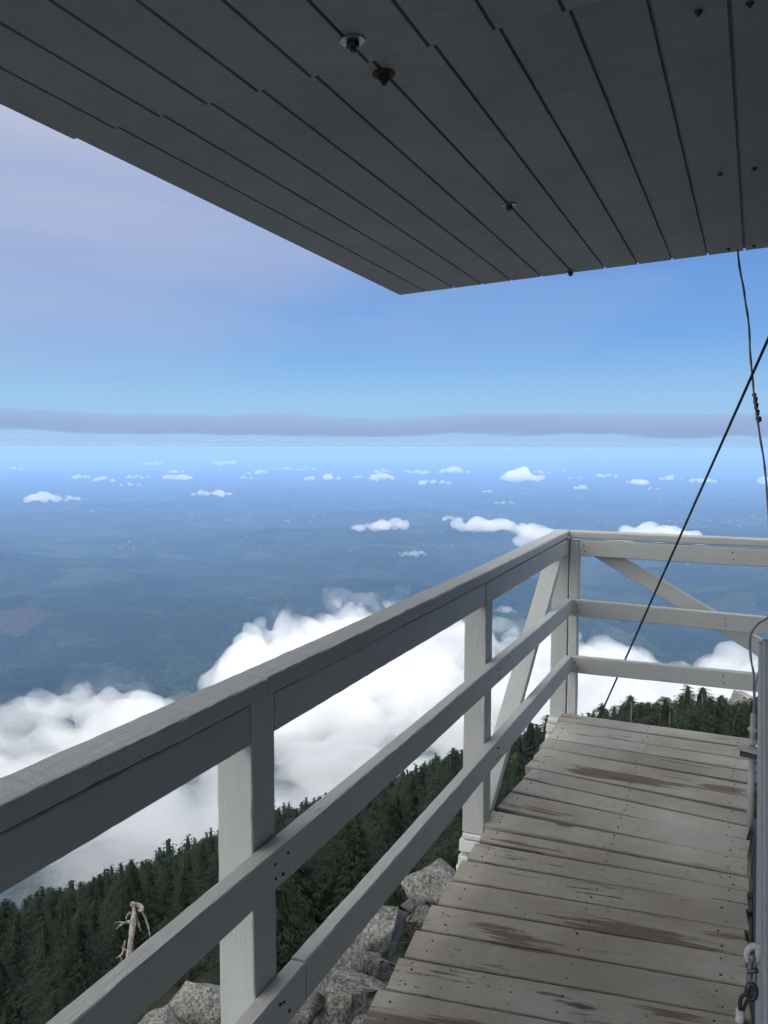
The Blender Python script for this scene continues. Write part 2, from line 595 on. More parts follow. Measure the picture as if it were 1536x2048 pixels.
def valley_mat():
    M = Mat('forested_valley')
    v = M.n('NewGeometry').outputs['Position']
    big = M.noise(v, 0.00045, 6, 0.6)
    mid = M.noise(v, 0.0021, 6, 0.62, 0.6)
    cut = M.noise(v, 0.00085, 5, 0.55, 0.8)
    c = M.mixc(M.ramp(big, [(0.36, (0, 0, 0)), (0.66, (1, 1, 1))]), (0.012, 0.026, 0.020), (0.030, 0.052, 0.027))
    c = M.mixc(M.ramp(mid, [(0.54, (0, 0, 0)), (0.66, (1, 1, 1))]), c, (0.052, 0.078, 0.036))
    c = M.mixc(M.math('MULTIPLY', M.ramp(cut, [(0.655, (0, 0, 0)), (0.67, (1, 1, 1))]), 0.8), c, (0.10, 0.12, 0.055))
    c = M.mixc(M.math('MULTIPLY', M.ramp(M.noise(v, 0.0011, 4, 0.5, 0.5), [(0.30, (1, 1, 1)), (0.315, (0, 0, 0))]), 0.75), c, (0.012, 0.028, 0.02))
    # patchwork of forest stands of different age
    wv_ = M.n('VectorMath', operation='ADD')
    M.l(v, wv_.inputs[0])
    nzc = M.n('TexNoise')
    nzc.inputs['Scale'].default_value = 0.0018
    nzc.inputs['Detail'].default_value = 4
    M.l(v, nzc.inputs['Vector'])
    sc_ = M.n('VectorMath', operation='SCALE')
    sc_.inputs['Scale'].default_value = 900
    M.l(nzc.outputs['Color'], sc_.inputs[0])
    M.l(sc_.outputs[0], wv_.inputs[1])
    st_ = M.n('TexVoronoi', feature='F1')
    st_.inputs['Scale'].default_value = 0.0019
    M.l(wv_.outputs[0], st_.inputs['Vector'])
    sp_ = M.n('SeparateColor')
    M.l(st_.outputs['Color'], sp_.inputs[0])
    c = M.mixc(M.math('MULTIPLY', M.ramp(sp_.outputs[0], [(0.55, (0, 0, 0)), (0.95, (1, 1, 1))]), 0.8), c, (0.078, 0.105, 0.050))
    c = M.mixc(M.math('MULTIPLY', M.ramp(sp_.outputs[1], [(0.55, (0, 0, 0)), (0.95, (1, 1, 1))]), 0.55), c, (0.006, 0.014, 0.013))
    # one reddish fresh clear-cut
    cc = at_z(15, 1225, VALLEY_Z + 60)
    s0 = M.n('VectorMath', operation='SUBTRACT')
    M.l(wv_.outputs[0], s0.inputs[0])
    s0.inputs[1].default_value = (cc[0] + 450, cc[1] + 450, cc[2] + 450)
    s1 = M.n('VectorMath', operation='MULTIPLY')
    M.l(s0.outputs[0], s1.inputs[0])
    s1.inputs[1].default_value = (1, 1, 0)
    s2 = M.n('VectorMath', operation='LENGTH')
    M.l(s1.outputs[0], s2.inputs[0])
    c = M.mixc(M.ramp(M.math('MULTIPLY', s2.outputs['Value'], 0.001), [(0.26, (1, 1, 1)), (0.33, (0, 0, 0))]), c, (0.085, 0.062, 0.048))
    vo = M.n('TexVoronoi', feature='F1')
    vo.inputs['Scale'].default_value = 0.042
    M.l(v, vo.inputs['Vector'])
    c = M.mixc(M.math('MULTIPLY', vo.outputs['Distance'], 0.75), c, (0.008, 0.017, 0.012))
    h = M.math('ADD', M.math('MULTIPLY', vo.outputs['Distance'], -1.0), M.math('MULTIPLY', M.noise(v, 0.012, 5, 0.65), 1.6))
    M.bsdf(c, 1.0, 0.0, M.bump(h, 30.0, 1.0))
    return M.m


MAT_SLOPE = slope_mat()
MAT_VALLEY = valley_mat()


def volume_mat(name, density, color=(1, 1, 1), aniso=0.12):
    M = Mat(name)
    p = M.n('VolumePrincipled')
    p.inputs['Color'].default_value = (*color, 1)
    p.inputs['Density'].default_value = density
    p.inputs['Anisotropy'].default_value = aniso
    M.l(p.outputs[0], M.out.inputs['Volume'])
    return M.m


MAT_CUMULUS = volume_mat('cumulus_vapour', 0.008, (1, 1, 1))
MAT_FOG = volume_mat('fog_vapour', 0.014, (1, 1, 1))
MAT_WISP = volume_mat('thin_fog_vapour', 0.0022, (1, 1, 1))


def fog_mat(name, density, scale, lo, hi, aniso=0.24, step=0.05, gain=0.34):
    M = Mat(name)
    v = M.n('NewGeometry').outputs['Position']
    n1 = M.noise(v, scale, 6, 0.62, 0.5)
    sx = M.n('SeparateXYZ')
    M.l(v, sx.inputs[0])
    ml = M.n('VectorMath', operation='MULTIPLY')
    M.l(v, ml.inputs[0])
    ml.inputs[1].default_value = (1, 1, 0)
    le = M.n('VectorMath', operation='LENGTH')
    M.l(ml.outputs[0], le.inputs[0])
    # how deep below the bank's sloping upper surface
    deep = M.math('SUBTRACT', M.math('MULTIPLY_ADD', le.outputs['Value'], -0.08, -225), sx.outputs[2])
    deep = M.math('MINIMUM', M.math('MAXIMUM', M.math('MULTIPLY', deep, 1 / 150.0), -0.6), 1.0)
    n1 = M.math('MULTIPLY_ADD', deep, gain, n1)
    mr = M.n('MapRange', interpolation_type='SMOOTHSTEP')
    M.l(n1, mr.inputs['Value'])
    mr.inputs['From Min'].default_value = lo
    mr.inputs['From Max'].default_value = hi
    mr.inputs['To Max'].default_value = density
    p = M.n('VolumePrincipled')
    p.inputs['Color'].default_value = (1, 1, 1, 1)
    p.inputs['Anisotropy'].default_value = aniso
    M.l(mr.outputs[0], p.inputs['Density'])
    M.l(p.outputs[0], M.out.inputs['Volume'])
    M.m.cycles.volume_step_rate = step
    return M.m


MAT_FOG = fog_mat('fog_vapour', 0.019, 0.0095, 0.38, 0.70, gain=0.42)
MAT_WISP = fog_mat('thin_fog_vapour', 0.009, 0.0085, 0.53, 0.80, gain=0.0)
MAT_MIST = fog_mat('mist_vapour', 0.022, 0.02, 0.34, 0.74, step=0.05, gain=0.0)
MAT_BAND = volume_mat('shaded_stratus_vapour', 0.00008, (0.33, 0.42, 0.62), 0.0)  # low albedo puts the layer's shade into its vapour colour
MAT_HAZE = volume_mat('blue_air', 4.2e-5, (0.33, 0.56, 0.99), -0.12)

# ------------------------------------------------------------------ terrain
SIL = np.cross(ray(1090, 1462), ray(0, 1822))
if SIL[2] < 0:
    SIL = -SIL
SIL = unit(SIL)
_g = unit([SIL[0], SIL[1]])            # downhill direction
_m = math.hypot(SIL[0], SIL[1]) / SIL[2]


def ground(x, y):
    x = np.asarray(x, float)
    y = np.asarray(y, float)
    r = np.hypot(x, y)
    D = 3.3 + 5.2 * sstep(9, 95, r)
    s = _g[0] * x + _g[1] * y
    z = HC - D / SIL[2] - _m * np.where(s > 0, s, -0.8 * s)
    z = np.where(r < 9, np.maximum(z, -4.2 - 0.12 * r), z)
    z = z + 0.35 * fbm(x * 0.22, y * 0.22, 4, 3) * sstep(2, 9, r) + 1.6 * fbm(x * 0.03, y * 0.03, 3, 9) * sstep(25, 90, r)
    z = z + 9 * fbm(x * 0.006, y * 0.006, 4, 21) * sstep(120, 400, r)
    z = z - 0.05 * r * sstep(-16, -1, np.degrees(np.arctan2(x, y))) * sstep(40, 160, r)
    k = np.maximum(0, r - 470) / 150
    z = z - 12 * k * k
    return np.maximum(z, VALLEY_Z - 30)


def polar_terrain(name, radii, az, zf, mat):
    rr, aa = np.meshgrid(radii, az, indexing='ij')
    x = rr * np.sin(aa)
    y = rr * np.cos(aa)
    z = zf(x, y)
    V = np.stack([x, y, z], -1).reshape(-1, 3)
    nr, na = rr.shape
    i = np.arange(nr - 1)[:, None]
    j = np.arange(na - 1)[None, :]
    a = i * na + j
    Fc = np.stack([a, a + na, a + na + 1, a + 1], -1).reshape(-1, 4)
    me = fast_mesh(name, V, Fc, 4)
    return mesh_link(name, me, mat, smooth=True)


az_in = np.radians(np.linspace(-62, 14, 320))
az_out = np.radians(np.linspace(14, 298, 80))
AZ = np.concatenate([az_in, az_out[1:]])
slope = polar_terrain('mountain_slope', np.geomspace(0.6, 3300, 190), AZ, ground, MAT_SLOPE)
tag(slope, 'steep dark mountainside falling away below the lookout', kind='structure')


def valley(x, y):
    r = np.hypot(x, y)
    hills = 125 * fbm(x / 2100, y / 2100, 5, 31) * (1 - 0.75 * sstep(9000, 30000, r))
    ridg = 150 * (1 - np.abs(fbm(x / 3300 + 5, y / 3300, 4, 55))) * (1 - sstep(5500, 16000, r))
    far = 120 * fbm(x / 16000, y / 16000, 3, 77) * sstep(25000, 70000, r)
    return VALLEY_Z + hills + ridg * 0.9 - 60 + far


va_in = np.radians(np.linspace(-62, 14, 560))
VAZ = np.concatenate([va_in, np.radians(np.linspace(14, 298, 70))[1:]])
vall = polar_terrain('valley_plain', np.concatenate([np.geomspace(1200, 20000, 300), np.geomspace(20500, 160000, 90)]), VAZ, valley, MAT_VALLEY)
tag(vall, 'wide forested lowland fading to blue far below', kind='structure')


# ------------------------------------------------------------------ boards and tubes
def board(name, p0, p1, wid, thk, up=(0, 0, 1), mat=None, parent=None, bev=0.004, jit=0.0015, seg=None, seed=None, mats=None, extra=None):
    """a sawn board from p0 to p1: local X along it, wid across (Y), thk along `up` (Z)"""
    p0 = Vector(p0)
    p1 = Vector(p1)
    L = (p1 - p0).length
    ax = (p1 - p0).normalized()
    az = Vector(up)
    az = (az - ax * az.dot(ax)).normalized()
    ay = az.cross(ax)
    n = seg or max(2, min(260, int(L / 0.022)))
    rnd = random.Random(seed if seed is not None else hash((round(p0.x, 3), round(p0.y, 3), round(p0.z, 3), wid)))
    off = rnd.uniform(0, 100)
    b = bev
    hw, ht = wid / 2, thk / 2
    prof = [(-hw, -ht + b), (-hw + b, -ht), (hw - b, -ht), (hw, -ht + b), (hw, ht - b), (hw - b * 0.4, ht - b * 0.35), (hw - b, ht), (-hw + b, ht), (-hw + b * 0.4, ht - b * 0.35), (-hw, ht - b)]
    k = len(prof)
    V = []
    for i in range(n + 1):
        x = L * i / n
        for q, (yy, zz) in enumerate(prof):
            c = q // 2.5
            j1 = mnoise.noise((x * 2.1 + off, c * 3.1, 0.0)) * jit * 0.8 + mnoise.noise((x * 17 + off, q * 5.7, 4.0)) * jit * 0.4 + mnoise.noise((x * 48 + off, q * 3.7, 7.0)) * jit * 0.4
            j2 = mnoise.noise((x * 2.3 + off, c * 2.3, 9.0)) * jit * 0.8 + mnoise.noise((x * 19 + off, q * 4.9, 2.0)) * jit * 0.4 + mnoise.noise((x * 52 + off, q * 2.9, 5.0)) * jit * 0.4
            e = 0
            if i in (0, n):
                e = mnoise.noise((yy * 30 + off, zz * 20, i)) * jit * 1.5
            V.append((x + e, yy + j1, zz + j2))
    Fc = []
    for i in range(n):
        for q in range(k):
            a = i * k + q
            c = i * k + (q + 1) % k
            Fc.append((a, c, c + k, a + k))
    Fc.append(tuple(range(k)))
    Fc.append(tuple(reversed(range(n * k, n * k + k))))
    mi = [0] * len(Fc)
    if extra:
        for ev, ef in extra(L, hw, ht):
            o0 = len(V)
            V += ev
            Fc += [tuple(i + o0 for i in f) for f in ef]
            mi += [1] * len(ef)
    # faces wind inward above; flip
    Fc = [tuple(reversed(f)) for f in Fc]
    o = mesh_obj(name, V, Fc, mat, parent, mats=mats, mat_idx=mi if mats else None)
    mw = Matrix(((ax.x, ay.x, az.x, p0.x), (ax.y, ay.y, az.y, p0.y), (ax.z, ay.z, az.z, p0.z), (0, 0, 0, 1)))
    o.matrix_local = mw if not parent else Matrix.Translation(-Vector(parent.location)) @ mw
    return o


def tube_mesh(pts, rad, n=10, cap=True):
    pts = [Vector(p) for p in pts]
    if isinstance(rad, (int, float)):
        rad = [rad] * len(pts)
    V, Fc = [], []
    t0 = (pts[1] - pts[0]).normalized()
    a = t0.orthogonal().normalized()
    for i, p in enumerate(pts):
        if i == 0:
            t = t0
        elif i == len(pts) - 1:
            t = (pts[i] - pts[i - 1]).normalized()
        else:
            t = (pts[i + 1] - pts[i - 1]).normalized()
        a = (a - t * a.dot(t)).normalized()
        b = t.cross(a)
        for q in range(n):
            an = 2 * math.pi * q / n
            V.append(tuple(p + (a * math.cos(an) + b * math.sin(an)) * rad[i]))
    for i in range(len(pts) - 1):
        for q in range(n):
            c = i * n + q
            d = i * n + (q + 1) % n
            Fc.append((c, d, d + n, c + n))
    if cap:
        Fc.append(tuple(reversed(range(n))))
        Fc.append(tuple(range(len(V) - n, len(V))))
    return V, Fc


def tube(name, pts, rad, mat, parent=None, n=10, smooth=True):
    if parent:
        pts = [Vector(p) - Vector(parent.location) for p in pts]
    V, Fc = tube_mesh(pts, rad, n)
    o = mesh_obj(name, V, Fc, mat, parent, smooth=smooth)
    return o


def lathe(name, prof, mat, parent=None, n=24, loc=(0, 0, 0), rot=None, smooth=False):
    """profile of (radius, z) turned round local Z"""
    V, Fc = [], []
    for r_, z in prof:
        for q in range(n):
            a = 2 * math.pi * q / n
            V.append((r_ * math.cos(a), r_ * math.sin(a), z))
    for i in range(len(prof) - 1):
        for q in range(n):
            a = i * n + q
            b = i * n + (q + 1) % n
            Fc.append((a, b, b + n, a + n))
    Fc.append(tuple(reversed(range(n))))
    Fc.append(tuple(range(len(V) - n, len(V))))
    o = mesh_obj(name, V, Fc, mat, parent, smooth=smooth)
    o.location = loc
    if rot is not None:
        o.rotation_euler = rot
    return o


# ------------------------------------------------------------------ the deck
deck = empty('wooden_deck', (-0.45, 2.0, 0))
tag(deck, 'worn grey painted catwalk floor of cross boards with bare brown patches', 'deck')
L_SEAM = [4.590, 4.452, 4.300, 4.150, 4.010, 3.868, 3.730, 3.594, 3.440, 3.222, 3.062, 2.935, 2.772, 2.620, 2.452, 2.301, 2.150, 1.990]
R_SEAM = [4.588, 4.441, 4.262, 4.108, 3.948, 3.792, 3.635, 3.491, 3.342, 3.200, 3.072, 2.965, 2.856, 2.712, 2.567, 2.421, 2.278, 2.130]
while L_SEAM[-1] > -2.5:
    L_SEAM.append(L_SEAM[-1] - 0.150)
    R_SEAM.append(R_SEAM[-1] - 0.150 - (R_SEAM[-1] - L_SEAM[-1] - 0.150) * 0.12)
L_END = [-0.926, -0.918, -0.912, -0.922, -0.915, -0.912, -0.890, -0.905, -0.917, -0.925, -0.904, -0.900, -0.908, -0.905, -0.896, -0.893, -0.886, -0.890]


def nails(xs):
    def f(L, hw, ht):
        res = []
        for x in xs:
            for yy in (-hw * 0.52, hw * 0.50):
                cx = x + random.uniform(-0.012, 0.012)
                cyy = yy + random.uniform(-0.010, 0.010)
                rr = random.uniform(0.0022, 0.0036)
                V = [(cx + rr * 1.25 * math.cos(t * math.pi / 4), cyy + rr * math.sin(t * math.pi / 4), ht + 0.0018) for t in range(8)]
                V += [(v[0], v[1], ht - 0.004) for v in V]
                Fc = [tuple(reversed(range(8)))] + [(i, (i + 1) % 8, 8 + (i + 1) % 8, 8 + i) for i in range(8)]
                res.append((V, Fc))
        return res
    return f


for i in range(len(L_SEAM) - 1):
    gap = 0.0095
    if i == 10:
        gap = 0.0095
    yl0, yl1 = L_SEAM[i], L_SEAM[i + 1]
    yr0, yr1 = R_SEAM[i], R_SEAM[i + 1]
    wl, wr = yl0 - yl1, yr0 - yr1
    wmid = (wl + wr) / 2 - gap
    if i == 10:
        wmid -= 0.012
    x0 = L_END[i] if i < len(L_END) else -0.89 + random.uniform(-0.012, 0.012)
    x0 += random.uniform(-0.004, 0.004)
    x1 = 0.040 + random.uniform(-0.004, 0.004)
    zt = random.uniform(-0.003, 0.002)
    tilt = random.uniform(-0.002, 0.002)
    yc0, yc1 = (yl0 + yl1) / 2, (yr0 + yr1) / 2
    if i == 10:
        yc0 -= 0.003
        yc1 -= 0.008
    board('deck_board', (x0, yc0, -0.019 + zt), (x1, yc1, -0.019 + zt + tilt), wmid, 0.038, (0, random.uniform(-0.012, 0.012), 1), None, deck,
          bev=0.0032, jit=0.0022, mats=[MAT_DECK, MAT_NAIL], extra=nails([0.055, (x1 - x0) * 0.5, (x1 - x0) - 0.06]))

# outriggers under the boards: short built-up beam ends that carry the posts
for y in (-1.7, -0.10, 1.455, 3.115, 4.655):
    zt = -0.048
    for k, (h, ex) in enumerate(((0.026, 0.0), (0.05, 0.012), (0.042, 0.016), (0.05, 0.022))):
        gapz = 0.006 if k != 1 else 0.016
        board('outrigger_beam', (-1.012 - ex, y + 0.004 * (k % 2), zt - h / 2), (0.15, y, zt - h / 2), 0.10, h, (0, 0.0, 1), MAT_BEAM, deck, bev=0.006, jit=0.004)
        zt -= h + gapz
for x in (-0.72, -0.12):
    board('joist', (x, -2.5, -0.30), (x, 4.56, -0.30), 0.045, 0.14, (0, 0, 1), MAT_BEAM, deck)
for x in (-0.92,):
    for y in (0.2, 4.5):
        board('support_post', (x, y, -0.38), (x, y, -5.4), 0.14, 0.14, (0, 1, 0), MAT_BEAM, deck)

# ------------------------------------------------------------------ the railings
rail = empty('wooden_railing', (-0.97, 2.0, 0))
tag(rail, 'long grey painted railing running along the left of the deck', 'railing')


def post(parent, x0, x1, y0, y1, z0, z1, name='post'):
    return board(name, ((x0 + x1) / 2, (y0 + y1) / 2, z0), ((x0 + x1) / 2, (y0 + y1) / 2, z1), y1 - y0, x1 - x0, (1, 0, 0), MAT_RAIL, parent, bev=0.004, jit=0.002)


def side_nails(xs):
    rn = random.Random(int(sum(xs) * 1000))

    def f(L, hw, ht):
        res = []
        for x in xs:
            for zz in (-ht * 0.45, ht * 0.4):
                cx, cz = x + rn.uniform(-0.012, 0.012), zz + rn.uniform(-0.006, 0.006)
                rr = rn.uniform(0.0028, 0.0042)
                V = [(cx + rr * math.cos(t * math.pi / 4), -hw - 0.0022, cz + rr * math.sin(t * math.pi / 4)) for t in range(8)]
                V += [(v[0], -hw + 0.004, v[2]) for v in V]
                res.append((V, [tuple(reversed(range(8)))] + [(i, (i + 1) % 8, 8 + (i + 1) % 8, 8 + i) for i in range(8)]))
        return res
    return f


def face_board(name, parent, xi, thk, zb, zt, y0, y1, rise=0.0, mat=MAT_RAIL, jit=0.002, bev=0.004):
    """board along Y whose inner (+X) face is at xi"""
    xc = xi - thk / 2
    return board(name, (xc, y0, (zb + zt) / 2), (xc, y1, (zb + zt) / 2 + rise), thk, zt - zb, (0, 0, 1), None, parent, bev=bev, jit=jit, mats=[mat, MAT_NAIL],
                 extra=side_nails([y - y0 for y in (-1.70, -0.10, 1.44, 1.475, 3.10, 3.13, 4.55) if y0 < y < y1]))


for y0 in (-1.75, -0.145, 1.412, 3.072):
    post(rail, -1.014, -0.925, y0, y0 + 0.092, -0.044 if y0 > 3 else -0.044, 0.972)
post(rail, -1.012, -0.920, 4.645, 4.735, -0.30, 0.985)
# top: a flat cap over a board set between the posts
board('cap_rail', (-0.960, -2.5, 0.991), (-0.960, 1.468, 0.992), 0.083, 0.040, (0, 0, 1), MAT_RAIL, rail, bev=0.005, jit=0.003)
board('cap_rail', (-0.960, 1.472, 0.991), (-0.960, 3.10, 0.996), 0.080, 0.040, (0, 0, 1), MAT_RAIL, rail, bev=0.005, jit=0.003)
board('cap_rail', (-0.960, 3.103, 0.996), (-0.965, 4.70, 1.012), 0.082, 0.040, (0, 0, 1), MAT_RAIL, rail, bev=0.006, jit=0.003)
face_board('top_rail', rail, -0.926, 0.038, 0.882, 0.968, -2.5, 1.408)
face_board('top_rail', rail, -0.928, 0.038, 0.880, 0.968, 1.508, 3.068, 0.003)
face_board('top_rail', rail, -0.926, 0.038, 0.886, 0.973, 3.168, 4.64, 0.011)
face_board('middle_rail', rail, -0.884, 0.040, 0.563, 0.650, -2.5, 4.602, 0.006, jit=0.0022)
face_board('lower_rail', rail, -0.884, 0.040, 0.238, 0.334, -2.5, 1.560, -0.001, jit=0.0022)
face_board('lower_rail', rail, -0.884, 0.040, 0.240, 0.335, 1.564, 4.602, -0.004, jit=0.0022)
# diagonal brace lying flat between post B's foot and the corner post
board('brace', (-0.976, 3.215, -0.01), (-0.976, 4.62, 0.955), 0.088, 0.040, (0, -0.57, 0.82), MAT_RAIL, rail, bev=0.004, jit=0.002)

rail2 = empty('wooden_railing', (-0.3, 4.66, 0))
tag(rail2, 'short grey painted railing across the far end of the deck', 'railing')
board('corner_post', (-0.888, 4.668, -0.30), (-0.888, 4.668, 0.975), 0.052, 0.052, (0, 1, 0), MAT_RAIL, rail2, bev=0.006, jit=0.003)
board('post', (0.78, 4.685, -0.30), (0.78, 4.685, 0.985), 0.09, 0.09, (0, 1, 0), MAT_RAIL, rail2, jit=0.003)


def cross_board(name, yi, thk, zb, zt, x0, x1, rise=0.0):
    yc = yi + thk / 2
    return board(name, (x0, yc, (zb + zt) / 2), (x1, yc, (zb + zt) / 2 + rise), thk, zt - zb, (0, 0, 1), None, rail2, bev=0.004, jit=0.0022, mats=[MAT_RAIL, MAT_NAIL], extra=side_nails([0.03, 0.8, 1.62]))


board('cap_rail', (-0.915, 4.682, 1.012), (2.6, 4.682, 1.008), 0.082, 0.040, (0, 0, 1), MAT_RAIL, rail2, bev=0.006, jit=0.003)
cross_board('top_rail', 4.642, 0.038, 0.894, 0.986, -0.860, 2.6, -0.02)
cross_board('middle_rail', 4.602, 0.040, 0.560, 0.652, -0.884, 2.6, -0.06)
cross_board('lower_rail', 4.602, 0.040, 0.236, 0.329, -0.884, 2.6, 0.02)
board('brace', (-0.770, 4.715, 0.925), (0.74, 4.715, 0.085), 0.045, 0.085, (0.48, 0, 0.87), MAT_RAIL, rail2, bev=0.004, jit=0.002)

# ------------------------------------------------------------------ the raised window shutter overhead
U = unit(CM @ np.array([1515 - 768, -(937 - 1024), -F]))
_n = np.cross(ray(800, 590), ray(1489, 501))
V_ = unit(np.cross(_n, U))
if V_[0] < 0:
    V_ = -V_
NRM = unit(np.cross(U, V_))
if NRM[2] < 0:
    NRM = -NRM
c0 = ray(800, 590)
SCL = 1.5
SH0 = EYE + c0 / c0[1] * 2.5 * SCL
K = SCL / 1.45

shut = empty('window_shutter', tuple(SH0))
tag(shut, 'raised wooden window shutter hanging flat overhead with dark grooves and bolts', 'shutter')
shm = Matrix.Identity(4)
for i in range(3):
    shm[i][0], shm[i][1], shm[i][2] = V_[i], U[i], NRM[i]


def siding(v_off, u0, u1, v_edge0, v_edge1, name='siding_panel'):
    """grooved sheet: local x = across (V), y = along (U), z up; underside at z=0"""
    gw, gd = 0.0085, 0.010
    prof = [(v_edge0, 0.0)]
    for k in range(0, 16):
        g = (0.132 + 0.1347 * k) * K + v_off
        if v_edge0 + 0.02 < g < v_edge1 - 0.02:
            prof += [(g - gw / 2, 0.0), (g - gw / 2 + 0.001, gd), (g + gw / 2 - 0.001, gd), (g + gw / 2, 0.0)]
    prof += [(v_edge1, 0.0), (v_edge1, 0.016), (v_edge0, 0.016)]
    n = len(prof)
    V = [(p[0], u, p[1]) for u in (u0, u1) for p in prof]
    Fc = [(i, (i + 1) % n, n + (i + 1) % n, n + i) for i in range(n)]
    Fc += [tuple(reversed(range(n))), tuple(range(n, 2 * n))]
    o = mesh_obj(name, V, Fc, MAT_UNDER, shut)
    bm = bmesh.new()
    bm.from_mesh(o.data)
    bmesh.ops.recalc_face_normals(bm, faces=bm.faces)
    bm.to_mesh(o.data)
    bm.free()
    o.matrix_local = shm
    return o


VE = 1.66
siding(0.0, -2.085, 0.0, 0.0, VE)
siding(-0.012, -4.5, -2.0858, -0.012, VE)
siding(0.006, -6.6, -4.5025, 0.0, VE)
# frame on the upper side
for (a, b) in (((0.03, -6.6), (0.03, -0.02)), ((0.815 * K, -6.6), (0.815 * K, -0.02)), ((VE - 0.05, -6.6), (VE - 0.05, -0.02))):
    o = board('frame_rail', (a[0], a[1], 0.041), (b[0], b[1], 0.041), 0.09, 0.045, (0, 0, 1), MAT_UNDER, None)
    mw_ = shm @ o.matrix_basis.copy()
    o.parent = shut
    o.matrix_local = mw_
# carriage bolts with broad washers
for (uu, vv, rad, mw, rot, big) in ((-2.109, 0.804, 0.026, MAT_ZINC, 0.2, 1.0), (-1.959, 0.803, 0.025, MAT_RUST, 0.6, 1.0), (-1.002, 0.807, 0.024, MAT_ZINC, 0.1, 0.85), (-0.026, 0.801, 0.022, MAT_ZINC, 0.0, 0.85)):
    b_ = lathe('bolt', [(0.0062, 0.006), (0.0062, -0.022 * big), (0.0052, -0.024 * big)], MAT_RUST if mw is MAT_RUST else MAT_NUT, shut, 16, smooth=False)
    b_.matrix_local = shm @ Matrix.Translation((vv * K, uu * K, 0)) @ Matrix.Rotation(R(3), 4, 'X')
    wsh = lathe('washer', [(0.007, -0.0005), (rad, -0.0005), (rad, -0.003), (0.007, -0.0038)], mw, b_, 28)
    nut = lathe('nut', [(0.0125 * big, -0.003), (0.0135 * big, -0.005), (0.0135 * big, -0.013), (0.0115 * big, -0.0155)], MAT_RUST if mw is MAT_RUST else MAT_NUT, b_, 6)
    nut.rotation_euler = (0, 0, rot)
for (uu, vv) in ((-1.9, 1.425), (-1.886, 1.513), (-0.963, 1.427), (-0.961, 1.518), (-0.065, 1.423), (-0.06, 1.514)):
    s_ = lathe('screw', [(0.006, 0.002), (0.0085, -0.001), (0.0075, -0.004), (0.004, -0.0055), (0.004, -0.009)], MAT_NUT, shut, 10)
    s_.matrix_local = shm @ Matrix.Translation((vv * K, uu * K, 0))

# ------------------------------------------------------------------ the cabin on the right
cab = empty('lookout_cabin', (2.2, 1.4, 0))
tag(cab, 'grey painted lookout cabin at the right edge with a pale corner board', 'cabin')
CX0, CX1, CY0, CY1 = 0.085, 4.3, -2.6, 3.62


def box(name, x0, x1, y0, y1, z0, z1, mat, parent, bev=0.004):
    return board(name, (x0, (y0 + y1) / 2, (z0 + z1) / 2), (x1, (y0 + y1) / 2, (z0 + z1) / 2), y1 - y0, z1 - z0, (0, 0, 1), mat, parent, bev=bev, jit=0.0008)


box('wall', CX0, CX0 + 0.10, CY0, CY1, -0.55, 0.62, MAT_WALL, cab)
box('wall', CX0 + 0.16, CX1, CY1 - 0.10, CY1, -0.55, 2.25, MAT_WALL, cab)
box('wall', CX1 - 0.10, CX1, CY0, CY1 - 0.103, -0.55, 2.25, MAT_WALL, cab)
box('wall', CX0 + 0.10, CX1 - 0.103, CY0, CY0 + 0.10, -0.55, 2.25, MAT_WALL, cab)
box('gap_shade_board', 0.058, CX0 - 0.001, CY0, CY1, -4.6, -0.02, MAT_NUT, cab)  # added dark board: stands in for shade in the deck gap, stops sun underneath
box('foundation', CX0 + 0.2, CX1 - 0.2, CY0 + 0.2, CY1 - 0.1, -6.0, -0.556, MAT_ROCK, cab)
box('window_sill', CX0 - 0.004, CX0 + 0.13, CY0 + 0.1, CY1, 0.622, 0.66, MAT_WALL, cab)
box('floor', CX0 + 0.103, CX1 - 0.103, CY0 + 0.103, CY1 - 0.103, -0.05, 0.0, MAT_DECK, cab)
for (x, y) in ((CX0 + 0.09, CY1 - 0.06), (CX0 + 0.09, CY0 + 0.16)):
    board('window_post', (x, y, 0.663), (x, y, 2.28), 0.10, 0.10, (0, 1, 0), MAT_WALL, cab)
# low hip roof
zr, zt = 2.36, 3.35
e = 0.10
rx0, rx1, ry0, ry1 = CX0 - 0.05, CX1 + e, CY0 - e, CY1 + e
cxm, cym = (rx0 + rx1) / 2, (ry0 + ry1) / 2
rv = [(rx0, ry0, zr), (rx1, ry0, zr), (rx1, ry1, zr), (rx0, ry1, zr), (cxm, cym, zt), (rx0, ry0, zr - 0.06), (rx1, ry0, zr - 0.06), (rx1, ry1, zr - 0.06), (rx0, ry1, zr - 0.06)]
rf = [(0, 1, 4), (1, 2, 4), (2, 3, 4), (3, 0, 4), (8, 7, 6, 5), (0, 5, 6, 1), (1, 6, 7, 2), (2, 7, 8, 3), (3, 8, 5, 0)]
mesh_obj('roof', [(a - 2.2, b - 1.4, c) for a, b, c in rv], rf, MAT_WALL, cab)

# the pale board standing at the right edge of the view
nt_, nb_ = at_y(1521, 1281, 1.2), at_y(1524, 2048, 1.2)
ft_, fb_ = at_y(1516.5, 1277, 1.40), at_y(1510, 2048, 1.46)
zb = 0.25


def down(a, b, z):
    t = (z - a[2]) / (b[2] - a[2])
    return a + (b - a) * t


